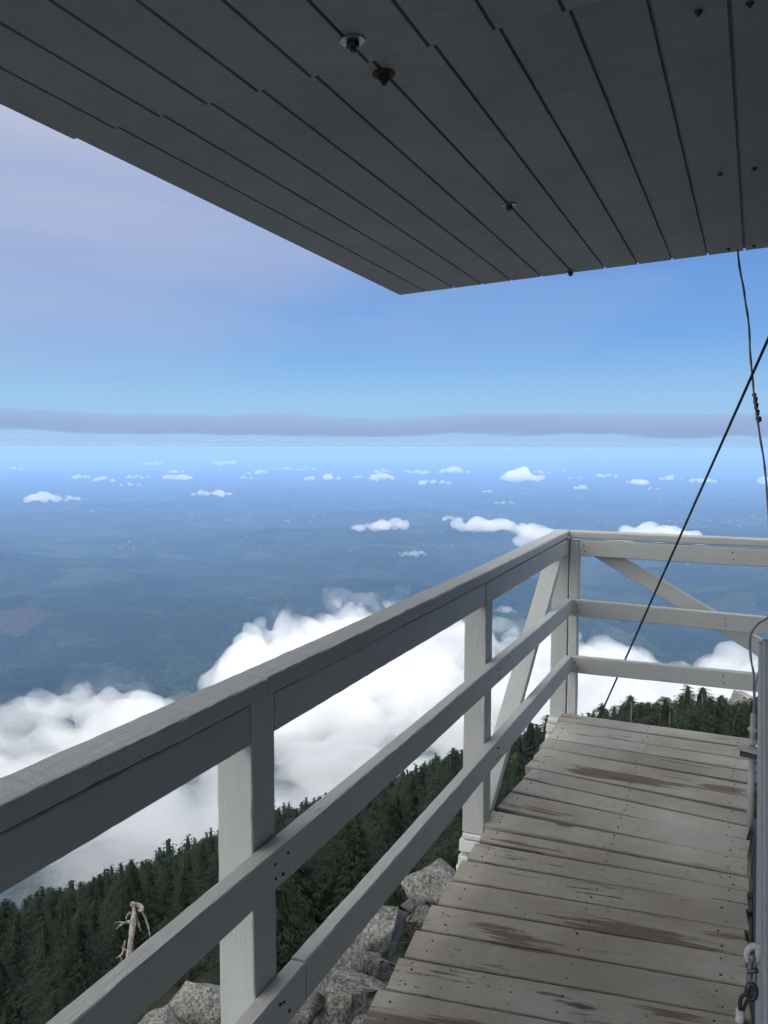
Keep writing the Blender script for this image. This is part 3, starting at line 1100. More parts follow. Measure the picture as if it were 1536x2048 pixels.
n0, f0 = down(nt_, nb_, zb), down(ft_, fb_, zb)
n1, f1 = nt_.copy(), ft_.copy()
bm = bmesh.new()
vs = [bm.verts.new(v) for v in (n0, f0, f0 + [0.3, 0, 0], n0 + [0.3, 0, 0], n1, f1, f1 + [0.3, 0, 0.0], n1 + [0.3, 0, 0])]
for f_ in ((0, 1, 2, 3), (4, 5, 6, 7), (0, 1, 5, 4), (1, 2, 6, 5), (2, 3, 7, 6), (3, 0, 4, 7)):
    bm.faces.new([vs[i] for i in f_])
bmesh.ops.recalc_face_normals(bm, faces=bm.faces)
bmesh.ops.bevel(bm, geom=bm.edges[:], offset=0.005, segments=3, affect='EDGES')
me = bpy.data.meshes.new('corner_board')
bmesh.ops.translate(bm, verts=bm.verts, vec=(-2.2, -1.4, 0))
bm.to_mesh(me)
bm.free()
mesh_link('corner_board', me, MAT_CORNER, cab)

# ------------------------------------------------------------------ cables, conduit, tie-down
top = at_y(1560, 625, 3.2)
mid = at_y(1266, 1284, 4.62)
d_ = mid - top
endp = mid + d_ / abs(d_[2]) * 4.5
guy = tube('guy_cable', [top, mid, mid + (endp - mid) * 0.4, endp], 0.0052, MAT_CABLE, n=8)
tag(guy, 'straight black cable slanting down across the far railing', 'cable')

wire_px = [(1474, 470), (1476, 505), (1480, 540), (1487, 575), (1491, 605), (1496, 635), (1499, 668), (1500, 700), (1503, 735), (1506, 765), (1508, 790), (1511, 815), (1516, 845), (1521, 880), (1527, 915), (1531, 950), (1534, 985), (1537, 1030), (1541, 1100), (1545, 1160), (1546, 1200), (1543, 1225), (1532, 1238), (1518, 1246), (1508, 1257), (1502, 1268), (1499.5, 1282), (1500, 1300), (1503, 1325), (1507, 1345), (1508, 1365), (1508, 1400), (1507, 1440), (1507, 1470)]


def smooth_pts(pts, k=4):
    res = []
    P = [pts[0]] + pts + [pts[-1]]
    for i in range(1, len(P) - 2):
        p0, p1, p2, p3 = (np.array(P[i + j - 1], float) for j in range(4))
        for s in range(k):
            t = s / k
            res.append(0.5 * ((2 * p1) + (-p0 + p2) * t + (2 * p0 - 5 * p1 + 4 * p2 - p3) * t * t + (-p0 + 3 * p1 - 3 * p2 + p3) * t ** 3))
    res.append(np.array(P[-2], float))
    return res


ws = smooth_pts(wire_px)
wire = empty('antenna_wire', tuple(at_y(1507, 1440, 3.5)))
tag(wire, 'thin wavy grey wire hanging from the shutter with a black knot', 'wire')
tube('strand', [at_y(p[0], p[1], 3.72 - 0.22 * i / len(ws)) for i, p in enumerate(ws)], [0.0042 + 0.0006 * math.sin(i * 1.1) for i in range(len(ws))], MAT_WIRE, wire, 8)
tube('strand', [at_y(p[0], p[1], 3.49) for p in smooth_pts([(1520, 1325), (1518, 1340), (1513, 1362), (1510, 1385), (1509, 1420), (1513, 1440), (1512, 1470)])], 0.0032, MAT_WIRE, wire, 8)
kn = smooth_pts([(1508, 786), (1509.5, 793), (1512, 800), (1510, 806), (1514, 811), (1512, 817), (1516, 824), (1515, 829), (1515, 838), (1518.5, 841)])
tube('knot', [at_y(p[0], p[1], 3.66) for p in kn], [0.0045 + 0.0045 * abs(math.sin(i * 0.75)) for i in range(len(kn))], MAT_CABLE, wire, 8)
tube('knot', [at_y(p[0], p[1], 3.66) for p in ((1514, 838), (1517, 838), (1521, 839), (1523.5, 839))], [0.004, 0.011, 0.012, 0.006], MAT_CABLE, wire, 8)

pipe = empty('conduit_pipe', tuple(at_y(1500, 1660, 3.49)))
tag(pipe, 'vertical grey conduit pipe clamped beside the cabin at the deck edge', 'pipe')
pb, ptp, pm = at_y(1499.5, 1668, 3.49), at_y(1507, 1428, 3.49), at_y(1504, 1500, 3.49)
tube('lower_tube', [pb, pm], 0.0125, MAT_PIPE, pipe, 14)
tube('upper_tube', [pm, ptp], 0.0105, MAT_PIPE, pipe, 14)
for f0_, f1_, rr in ((0.52, 0.62, 0.0185), (0.16, 0.30, 0.018), (0.0, 0.10, 0.016)):
    a_ = pm + (ptp - pm) * f0_
    b_ = pm + (ptp - pm) * f1_
    tube('coupling', [a_, a_ + (b_ - a_) * 0.2, a_ + (b_ - a_) * 0.8, b_], [rr * 0.85, rr, rr, rr * 0.85], MAT_PIPE, pipe, 8, smooth=False)
cl = at_y(1501, 1494, 3.47)
board('clamp_plate', cl + [-0.045, -0.012, 0], cl + [0.05, -0.012, -0.012], 0.05, 0.016, (0, 0, 1), MAT_PIPE, pipe, bev=0.003, jit=0.001)
board('clamp_plate', cl + [-0.038, -0.01, -0.026], cl + [0.05, -0.01, -0.03], 0.04, 0.018, (0, 0, 1), MAT_NUT, pipe, bev=0.003, jit=0.002)

Yt = 1.30
tie = empty('tie_down', tuple(at_y(1505, 1910, Yt)))
tag(tie, 'steel eye bolt with shackle and looped cable hanging beside the corner board', 'tie down')


def px_tube(name, pts, rad, mat, y=Yt, dy=0.0, k=4, n=10):
    s = smooth_pts(pts, k)
    return tube(name, [at_y(p[0], p[1], y + dy * i / max(1, len(s) - 1)) for i, p in enumerate(s)], rad, mat, tie, n)


# eye bolt: a ring with a shank into the board
px_tube('eye_bolt', [(1526, 1897), (1516, 1893), (1506, 1892), (1497, 1899), (1494, 1910), (1497, 1921), (1505, 1927), (1514, 1921), (1517, 1909), (1516, 1898)], 0.0048, MAT_PIPE, Yt)
px_tube('shackle', [(1505, 1912), (1502, 1924), (1499, 1945), (1498, 1965), (1501, 1972), (1507, 1968), (1509, 1950), (1508, 1925), (1504, 1912)], 0.0042, MAT_ZINC, Yt - 0.006, 0.004)
px_tube('shackle_pin', [(1495, 1943), (1516, 1941)], 0.0036, MAT_NUT, Yt - 0.008)
px_tube('chain_link', [(1500, 1968), (1495, 1978), (1495, 1990), (1501, 1999), (1508, 1996), (1512, 1984), (1509, 1972), (1502, 1967)], 0.0040, MAT_NUT, Yt - 0.010, 0.002)
px_tube('chain_link', [(1504, 1958), (1502, 1966), (1503, 1974), (1506, 1980), (1508, 1972), (1506, 1960)], 0.0036, MAT_ZINC, Yt - 0.004, 0.002)
px_tube('cable_loop', [(1500, 1993), (1492, 1989), (1485, 1992), (1481, 2000), (1480, 2024), (1480, 2070)], 0.0029, MAT_CABLE, Yt - 0.012)
px_tube('cable_loop', [(1500, 1993), (1494, 2003), (1489, 2013), (1486, 2026), (1484, 2070)], 0.0027, MAT_CABLE, Yt - 0.010)
px_tube('ferrule', [(1480.5, 2020), (1480.3, 2024), (1479.5, 2043)], [0.0062] * 8 + [0.0064], MAT_CRIMP, Yt - 0.012, n=12)

# ------------------------------------------------------------------ boulders
def boulder_mesh(seed, flat=0.7):
    rnd = random.Random(seed)
    bm = bmesh.new()
    for i in range(rnd.randint(13, 19)):
        v = Vector((rnd.gauss(0, 1), rnd.gauss(0, 1), rnd.gauss(0, 1))).normalized()
        v = Vector((v.x * rnd.uniform(0.85, 1.1), v.y * rnd.uniform(0.65, 0.95), v.z * flat))
        bm.verts.new(v)
    res = bmesh.ops.convex_hull(bm, input=bm.verts)
    junk = [g for g in res['geom_interior'] + res['geom_unused'] if isinstance(g, bmesh.types.BMVert)]
    bmesh.ops.delete(bm, geom=list(set(junk)), context='VERTS')
    bmesh.ops.bevel(bm, geom=bm.edges[:], offset=0.016, segments=1, affect='EDGES')
    bmesh.ops.triangulate(bm, faces=bm.faces)
    bmesh.ops.subdivide_edges(bm, edges=bm.edges[:], cuts=3, use_grid_fill=True)
    bmesh.ops.triangulate(bm, faces=bm.faces)
    bmesh.ops.recalc_face_normals(bm, faces=bm.faces)
    bm.normal_update()
    o3 = Vector((seed * 3.1, seed * 1.7, 0))
    for v in bm.verts:
        n = mnoise.fractal(v.co * 1.6 + o3, 0.8, 2.1, 4) * 0.06 + mnoise.fractal(v.co * 6.5 + o3, 0.7, 2.1, 4) * 0.022
        v.co += v.normal * n
    me = bpy.data.meshes.new('boulder')
    bm.to_mesh(me)
    bm.free()
    me.materials.append(MAT_ROCK)
    me.polygons.foreach_set('use_smooth', np.ones(len(me.polygons), bool))
    return me


BM = [boulder_mesh(3 + k, (0.62, 0.75, 0.5, 0.7, 0.58, 0.8)[k]) for k in range(6)]
# (px, py, distance, half width px, mesh, rotation, squash, label)
rocks = [
    (885, 1782, 8.2, 105, 0, (0.1, 0.25, 0.5), 0.80, 'large grey boulder against the trees at the far top of the rock pile'),
    (770, 1870, 7.2, 120, 1, (0.15, -0.1, 1.4), 0.85, 'large lichen spotted boulder in the middle of the rock pile'),
    (692, 1990, 6.4, 105, 2, (0.0, 0.1, 2.2), 0.9, 'pale topped boulder between the two lower rails'),
    (845, 1905, 7.0, 48, 3, (0.4, 0.2, 0.8), 1.0, 'small angular rock leaning against the deck edge'),
    (770, 1940, 6.7, 42, 4, (0.2, 0.5, 2.8), 1.1, 'small pointed rock in front of the lichen spotted boulder'),
    (735, 1928, 6.8, 40, 5, (0.1, 0.3, 4.2), 0.8, 'small pale flat rock wedged in the rock pile'),
    (820, 1812, 7.7, 24, 2, (0.3, 0.0, 5.1), 0.9, 'small white stone lodged under the top boulder'),
    (610, 2020, 6.2, 55, 3, (0.2, 0.1, 3.6), 0.8, 'dark grey boulder just under the lowest rail'),
    (800, 2010, 6.0, 70, 0, (0.3, 0.4, 1.0), 0.9, 'rough boulder half hidden by the left edge of the deck'),
    (725, 2075, 5.8, 60, 4, (0.1, 0.2, 0.3), 0.8, 'small rock in the dark gap at the bottom of the picture'),
    (395, 2035, 13.0, 95, 5, (0.1, 0.0, 1.9), 0.75, 'big grey boulder behind the foot of the near post'),
    (330, 2075, 12.5, 70, 1, (0.2, 0.2, 0.4), 0.7, 'broken boulder at the bottom left under the middle rail'),
    (470, 2060, 12.0, 70, 3, (0.0, 0.2, 2.5), 0.7, 'boulder seen between the near post and the lowest rail'),
    (660, 1960, 7.4, 60, 0, (0.5, 0.2, 2.9), 0.7, 'shadowed boulder behind the lowest rail'),
    (900, 1850, 7.6, 70, 2, (0.2, 0.3, 4.4), 0.9, 'boulder tucked beneath the deck boards'),
    (915, 1800, 8.4, 60, 4, (0.2, 0.1, 5.5), 0.9, 'grey boulder pressed against the deck boards beside the top boulder'),
    (850, 1852, 7.7, 52, 5, (0.5, 0.1, 3.3), 0.9, 'mottled rock between the top boulder and the lichen spotted boulder'),
    (690, 1900, 8.2, 60, 3, (0.3, 0.2, 0.2), 0.8, 'shaded boulder behind the lichen spotted boulder'),
    (640, 1985, 7.2, 48, 1, (0.6, 0.3, 5.0), 0.9, 'cracked boulder left of the pale topped boulder'),
    (1335, 1408, 72, 26, 1, (0, 0, 0.7), 0.8, 'grey rock outcrop among the treetops beyond the far railing'),
    (1478, 1402, 78, 38, 3, (0, 0, 2.0), 0.7, 'pale rock outcrop beside the conduit beyond the far railing'),
]
for (px, py, dist, hw, k, rot, sq, lab) in rocks:
    o = bpy.data.objects.new('boulder', BM[k])
    COL.objects.link(o)
    o.location = at(px, py, dist)
    s = hw * 0.86 / F * dist
    o.scale = (s, s * 1.05, s * sq * 1.1)
    o.rotation_euler = rot
    tag(o, lab, 'boulder', 'boulders below the lookout')
# ground rubble filling the pile's gaps, each stone still its own
rb = random.Random(5)
for i in range(130):
    a = R(rb.uniform(-46, -8))
    r_ = rb.uniform(4.5, 15.5)
    x, y = r_ * math.sin(a), r_ * math.cos(a)
    z = float(ground(x, y))
    o = bpy.data.objects.new('boulder', BM[rb.randrange(6)])
    COL.objects.link(o)
    s = rb.uniform(0.2, 0.62)
    o.location = (x, y, z + s * 0.2)
    o.scale = (s, s, s * 0.8)
    o.rotation_euler = (rb.uniform(0, 0.6), rb.uniform(0, 0.6), rb.uniform(0, 6.3))
    tag(o, 'rough grey stone in the rubble under the rock pile', 'boulder', 'rubble stones under the lookout')


# ------------------------------------------------------------------ conifers
def fir(seed, layers, nb, ns, spray, feather=False, wide=0.26, ragged=0.25):
    """unit-height conifer crown: flat drooping sprays of needles on whorls of branches. Returns V, F(tri)"""
    g = np.random.default_rng(seed)
    V, Fc = [], []
    lean = g.normal(0, 0.02, 2)
    for i in range(layers):
        t = i / (layers - 1)
        h = 0.10 + 0.89 * t ** 0.92
        rad = wide * (1 - t) ** 0.78 * (0.75 + 0.35 * g.random()) + 0.012
        nbr = max(4, int(nb * (0.55 + 0.45 * (1 - t))))
        a0 = g.random() * 6.28
        for b in range(nbr):
            if g.random() < 0.10:
                continue
            a = a0 + 6.283 * b / nbr + g.normal(0, 0.16)
            L = rad * (1 + g.normal(0, ragged))
            if L < 0.012:
                L = 0.012
            droop = 0.25 + 0.35 * (1 - t) + g.normal(0, 0.10)
            hh = h + g.normal(0, 0.008)
            k = max(2, int(ns * (0.4 + 0.6 * (1 - t))))
            for q in range(k):
                s = (q + 0.8) / k
                px = L * s
                pz = hh + L * (0.16 * s - droop * s * s)
                for side in (-1, 1):
                    da = side * (0.35 + 0.5 * g.random())
                    sl_ = spray * (0.7 + 0.6 * g.random()) * (1.15 - 0.45 * s) * (0.35 + 0.65 * (1 - t))
                    dx, dy = math.cos(a + da), math.sin(a + da)
                    ox, oy = px * math.cos(a), px * math.sin(a)
                    base = np.array([ox + lean[0] * hh, oy + lean[1] * hh, pz])
                    tip = base + np.array([dx, dy, -0.35 - 0.35 * g.random()]) * sl_
                    wv = np.array([-dy, dx, 0.0]) * sl_ * 0.20 + np.array([0, 0, g.normal(0, 0.10) * sl_])
                    m = base + (tip - base) * 0.55
                    n0_ = len(V)
                    if feather:
                        # a fan of narrow needle tufts instead of one broad leaf
                        perp = np.array([-dy, dx, 0.0])
                        for fa in (-0.62, -0.22, 0.18, 0.58):
                            ln_ = (1.0 - 0.45 * abs(fa)) * (0.75 + 0.5 * g.random())
                            b0 = base + (tip - base) * (0.10 + 0.35 * g.random())
                            tp_ = b0 + ((tip - base) * 0.8 + perp * sl_ * fa) * ln_ + np.array([0, 0, g.normal(0, 0.10) * sl_])
                            wv2 = perp * sl_ * 0.060 + np.array([0, 0, g.normal(0, 0.03) * sl_])
                            k0 = len(V)
                            V += [b0 - wv2, b0 + wv2, tp_]
                            Fc.append((k0, k0 + 1, k0 + 2))
                    else:
                        V += [base, m + wv, tip, m - wv]
                        Fc += [(n0_, n0_ + 1, n0_ + 2), (n0_, n0_ + 2, n0_ + 3)]
    # dark inner body so that the spire stays closed
    m_ = 7
    rings = [(0.07, 0.30), (0.25, 0.32), (0.45, 0.30), (0.65, 0.30), (0.8, 0.33), (0.9, 0.42), (0.96, 0.5)]
    o_ = len(V)
    for (t_, kf) in rings:
        rad = wide * (1 - t_) ** 0.78 * kf
        for q in range(m_):
            a = 6.283 * q / m_ + t_ * 5
            rj = rad * (0.65 + 0.7 * g.random())
            V.append(np.array([math.cos(a) * rj + lean[0] * t_, math.sin(a) * rj + lean[1] * t_, t_ + g.normal(0, 0.012)]))
    for i in range(len(rings) - 1):
        for q in range(m_):
            a_ = o_ + i * m_ + q
            b_ = o_ + i * m_ + (q + 1) % m_
            Fc += [(a_, b_, b_ + m_), (a_, b_ + m_, a_ + m_)]
    V.append(np.array([lean[0], lean[1], 1.0]))
    for q in range(m_):
        Fc.append((o_ + (len(rings) - 1) * m_ + q, o_ + (len(rings) - 1) * m_ + (q + 1) % m_, len(V) - 1))
    # leader
    n0_ = len(V)
    top = np.array([lean[0], lean[1], 1.0])
    for q in range(5):
        a = q * 1.257
        b_ = np.array([math.cos(a) * 0.014, math.sin(a) * 0.014, 0.93]) + np.array([lean[0], lean[1], 0]) * 0.95
        c_ = np.array([math.cos(a + 0.9) * 0.014, math.sin(a + 0.9) * 0.014, 0.94]) + np.array([lean[0], lean[1], 0]) * 0.95
        n1_ = len(V)
        V += [b_, c_, top + [0, 0, g.normal(0, 0.01)]]
        Fc.append((n1_, n1_ + 1, n1_ + 2))
    return np.array(V), np.array(Fc)


CROWNS, TRUNKS = [], []
for k in range(6):
    V, Fc = fir(100 + k, (36, 32, 38, 30, 34, 28)[k], 11, 9, 0.082, True, wide=(0.36, 0.44, 0.32, 0.50, 0.40, 0.54)[k])
    me = fast_mesh('crown', V, Fc, 3)
    me.materials.append(MAT_FOL)
    CROWNS.append(me)
    tv, tf = tube_mesh([(0, 0, -0.08), (0.004, 0, 0.2), (0.0, 0.004, 0.6), (0, 0, 0.95)], [0.026, 0.021, 0.012, 0.003], 7)
    tm = bpy.data.meshes.new('trunk')
    tm.from_pydata(tv, [], tf)
    tm.materials.append(MAT_BARK)
    TRUNKS.append(tm)
MEDS = [fir(200 + k, 22, 7, 4, 0.10, True, wide=(0.36, 0.44, 0.31, 0.48)[k]) for k in range(4)]
LOWS = [fir(300 + k, 12, 6, 1, 0.15, wide=(0.36, 0.44, 0.31, 0.48)[k]) for k in range(4)]


def in_rocks(x, y):
    r_ = np.hypot(x, y)
    return (r_ < 14.5) | ((r_ < 17.5) & (np.degrees(np.arctan2(x, y)) < -30))


# scatter over the visible wedge
cand = []
for (r0, r1, sp) in ((15, 60, 2.9), (60, 150, 3.6), (150, 330, 4.3), (330, 760, 6.2)):
    area = 0.5 * (r1 * r1 - r0 * r0) * R(68)
    n = int(area / (sp * sp))
    rr = np.sqrt(RNG.uniform(r0 * r0, r1 * r1, n))
    aa = np.radians(RNG.uniform(-58, 10, n))
    cand.append(np.stack([rr * np.sin(aa), rr * np.cos(aa)], 1))
cand = np.concatenate(cand)
cz = ground(cand[:, 0], cand[:, 1])
cr = np.hypot(cand[:, 0], cand[:, 1])
hgt = (2.8 + 4.6 * sstep(14, 70, cr) + 3.2 * sstep(120, 500, cr)) * np.exp(RNG.normal(0, 0.26, len(cand)))
keep = ~in_rocks(cand[:, 0], cand[:, 1])
q0 = to_px(np.column_stack([cand, cz + hgt * 0.5]))
keep &= ~((cr < 27) & (q0[:, 0] > 170) & (q0[:, 0] < 345))
# thin out by clearings
clear = fbm(cand[:, 0] * 0.035, cand[:, 1] * 0.035, 3, 5)
keep &= ~((clear > 0.62) & (RNG.random(len(cand)) < 0.8))
cand, cz, cr, hgt = cand[keep], cz[keep], cr[keep], hgt[keep]
# near trees stay low enough that the skyline belongs to the farther ones (wind-clipped near the summit)
for it in range(6):
    q = to_px(np.column_stack([cand, cz + hgt]))
    over = (q[:, 2] > 0) & (cr < 240) & (q[:, 1] < 1822 - 0.330 * q[:, 0] - 22)
    over |= (q[:, 2] > 0) & (q[:, 0] > 1150) & (q[:, 1] < 1392)
    hgt = np.where(over, hgt * 0.84, hgt)
# the taller stand close by on the right, beyond the end of the deck
extra = [(1215, 1415, 95, 4.5), (1190, 1428, 120, 5), (1262, 1415, 60, 4.0), (1285, 1405, 58, 4.6), (1310, 1402, 62, 5.0), (1330, 1395, 56, 4.6), (1362, 1392, 60, 5.2), (1390, 1374, 55, 5.6), (1412, 1378, 58, 5.2), (1432, 1392, 52, 4.6), (1452, 1390, 60, 5.0), (1470, 1402, 50, 4.4), (1490, 1400, 56, 4.6), (1512, 1396, 52, 5.0), (1535, 1398, 55, 5.0), (1300, 1432, 46, 3.6), (1345, 1430, 44, 3.8), (1385, 1425, 42, 4.0), (1425, 1428, 41, 3.6), (1460, 1432, 43, 3.6), (1495, 1440, 40, 3.6),
         (330, 1722, 62, 7.2), (250, 1752, 58, 5.4), (400, 1705, 70, 6.4), (540, 1720, 48, 4.5), (610, 1690, 52, 5.4), (120, 1800, 60, 5.2), (45, 1840, 55, 5.2), (180, 1800, 50, 4.6), (840, 1560, 60, 5.2), (880, 1540, 58, 5.0), (700, 1640, 60, 5.6), (1060, 1440, 75, 5.4), (1090, 1428, 70, 5.4), (1035, 1470, 62, 5.0)]
ex_xy, ex_h, ex_z = [], [], []
for (px, py, dist, h) in extra:
    p = at(px, py, dist)
    gz = float(ground(p[0], p[1]))
    ex_xy.append(p[:2])
    ex_z.append(min(gz, p[2] - h))
    ex_h.append(p[2] - min(gz, p[2] - h))
ne = len(extra)
P3 = np.concatenate([np.column_stack([ex_xy, ex_z]), np.column_stack([cand, cz])])
HT = np.concatenate([ex_h, hgt])
CR = np.hypot(P3[:, 0], P3[:, 1])
tp = to_px(P3 + np.column_stack([np.zeros(len(P3)), np.zeros(len(P3)), HT]))
bp = to_px(P3)
inframe = (tp[:, 2] > 0) & (tp[:, 0] > -40) & (tp[:, 0] < 1576) & (tp[:, 1] < 2060)
sz = np.where(inframe, (bp[:, 1] - tp[:, 1]), 0)
order = np.argsort(-sz)
chosen = set(order[:300].tolist()) | set(range(ne))
chosen = set(list(range(ne)) + [i for i in order.tolist() if i >= ne][:300 - ne])


def zone(px, py):
    if px > 1170:
        return 'dark conifer in the stand beyond the far end of the deck', 'conifers beyond the end of the deck'
    if px > 985:
        return 'dark conifer seen through the railing beside the diagonal brace', 'conifers beside the brace'
    if px > 560:
        return 'dark green conifer on the slope between the near post and the middle post', 'conifers between the posts'
    if px > 300:
        return 'olive green conifer left of the near post below the top rail', 'conifers left of the near post'
    return 'dark green conifer on the slope at the lower left below the cloud', 'conifers at the lower left'


for i in sorted(chosen):
    k = i % 6 if i >= ne else (i * 5 + 3) % 6
    tr = empty('conifer_tree', tuple(P3[i]))
    h = float(HT[i])
    wf = 1.45 if (i < ne and tp[i, 0] > 1170) else 1.0
    tr.scale = (wf * h * RNG.uniform(0.85, 1.2), wf * h * RNG.uniform(0.85, 1.2), h)
    tr.rotation_euler = (RNG.normal(0, 0.03), RNG.normal(0, 0.03), RNG.uniform(0, 6.28))
    lab, grp = zone(tp[i, 0], tp[i, 1])
    tag(tr, lab, 'tree', grp)
    for nm, me in (('trunk', TRUNKS[k]), ('crown', CROWNS[k])):
        o = bpy.data.objects.new(nm, me)
        COL.objects.link(o)
        o.parent = tr
        if i < 6 and nm == 'crown':
            pass

# every farther tree, one mass
rest = [i for i in range(len(P3)) if i not in chosen]
Vs, Fs, off = [], [], 0
for i in rest:
    tpl = MEDS if (CR[i] < 130) else LOWS
    V, Fc = tpl[i % 4]
    a = RNG.uniform(0, 6.28)
    c, s = math.cos(a), math.sin(a)
    sx = HT[i] * RNG.uniform(0.85, 1.25)
    W = np.stack([(V[:, 0] * c - V[:, 1] * s) * sx, (V[:, 0] * s + V[:, 1] * c) * sx, V[:, 2] * HT[i]], 1) + P3[i]
    Vs.append(W)
    Fs.append(Fc + off)
    off += len(V)
fo = mesh_link('forest', fast_mesh('forest', np.concatenate(Vs), np.concatenate(Fs), 3), MAT_FOL)
tag(fo, 'dense dark conifer forest covering the mountainside', 'forest', kind='stuff')

# ------------------------------------------------------------------ the dead snag
sb = at(246, 1945, 24)
snag = empty('dead_tree', tuple(sb))
tag(snag, 'bleached broken dead tree trunk with twisted stubs among green conifers', 'dead tree')


def spx(pts, rads, name='branch', n=9, dd=0.0):
    s = smooth_pts([p for p in pts], 4)
    rr = np.interp(np.linspace(0, 1, len(s)), np.linspace(0, 1, len(rads)), rads)
    rr = [r_ * (1 + 0.06 * math.sin(i * 2.3 + px_seed)) for i, r_ in enumerate(rr)]
    return tube(name, [at(p[0], p[1], 24 + dd * math.sin(i * 0.35)) for i, p in enumerate(s)], rr, MAT_SNAG, snag, n)


px_seed = 0.3
spx([(240, 2010), (248, 1960), (258, 1915), (262, 1880), (266, 1848), (268, 1822), (265, 1803)], [0.15, 0.115, 0.085, 0.07, 0.085, 0.05, 0.012], 'trunk', 12, 0.05)
for pts, rd in (
        ([(264, 1808), (274, 1810), (283, 1815), (284, 1822), (276, 1820)], [0.08, 0.09, 0.06, 0.02]),
        ([(270, 1830), (276, 1845), (281, 1862)], [0.055, 0.04, 0.012]),
        ([(284, 1822), (292, 1840), (297, 1856), (300, 1874)], [0.03, 0.04, 0.03, 0.01]),
        ([(262, 1843), (250, 1846), (240, 1852), (232, 1858)], [0.06, 0.05, 0.03, 0.008]),
        ([(250, 1846), (240, 1844), (229, 1846)], [0.03, 0.02, 0.006]),
        ([(246, 1848), (238, 1850), (234, 1850)], [0.03, 0.02, 0.006]),
        ([(252, 1900), (246, 1898), (244, 1890)], [0.04, 0.02, 0.006]),
        ([(250, 1882), (246, 1905), (238, 1913), (231, 1917)], [0.03, 0.04, 0.03, 0.008]),
        ([(240, 1912), (244, 1922), (238, 1927)], [0.03, 0.03, 0.008]),
        ([(260, 1826), (254, 1832), (252, 1842)], [0.05, 0.03, 0.01])):
    px_seed += 0.7
    spx(pts, [q * 0.75 for q in rd], 'branch', 8, 0.12)

# ------------------------------------------------------------------ clouds
def puff_mesh(name, spheres, voxel, disp, mat, seed=0, lac=1.0):
    """union of spheres remeshed to one closed lumpy hull, then roughened at several scales"""
    bm = bmesh.new()
    for (c, r_, sq) in spheres:
        mt = Matrix.Translation(Vector(c)) @ Matrix.Diagonal((r_, r_, r_ * sq, 1))
        bmesh.ops.create_icosphere(bm, subdivisions=2, radius=1.0, matrix=mt)
    me = bpy.data.meshes.new('tmp')
    bm.to_mesh(me)
    bm.free()
    o = bpy.data.objects.new('tmp', me)
    COL.objects.link(o)
    md = o.modifiers.new('r', 'REMESH')
    md.mode = 'VOXEL'
    md.voxel_size = voxel
    dg = bpy.context.evaluated_depsgraph_get()
    ev = o.evaluated_get(dg)
    m2 = bpy.data.meshes.new_from_object(ev)
    bpy.data.objects.remove(o)
    n = len(m2.vertices)
    co = np.empty(n * 3)
    no = np.empty(n * 3)
    m2.vertices.foreach_get('co', co)
    m2.vertex_normals.foreach_get('vector', no)
    co = co.reshape(-1, 3)
    no = no.reshape(-1, 3)
    dsp = np.empty(n)
    for i in range(n):
        p = Vector(co[i]) / disp
        q = mnoise.fractal(p * 0.55 * lac + Vector((seed, 0, 0)), 0.75, 2.1, 5)
        c_ = mnoise.turbulence(p * 0.9 * lac, 3, False)
        c2 = mnoise.turbulence(p * 3.1 * lac, 3, False)
        dsp[i] = q * 0.50 + c_ * 0.24 + (c2 - 0.5) * 0.14
    co = co + no * (dsp * disp)[:, None]
    m2.vertices.foreach_set('co', co.ravel())
    m2.update()
    o = bpy.data.objects.new('tmp', m2)
    COL.objects.link(o)
    md = o.modifiers.new('r', 'REMESH')
    md.mode = 'VOXEL'
    md.voxel_size = voxel
    dg = bpy.context.evaluated_depsgraph_get()
    m3 = bpy.data.meshes.new_from_object(o.evaluated_get(dg))
    bpy.data.objects.remove(o)
    m2 = m3
    m2.materials.clear()
    m2.materials.append(mat)
    m2.polygons.foreach_set('use_smooth', np.ones(len(m2.polygons), bool))
    m2.update()
    ob = bpy.data.objects.new(name, m2)
    COL.objects.link(ob)
    return ob


CLOUD_Z = -760.0
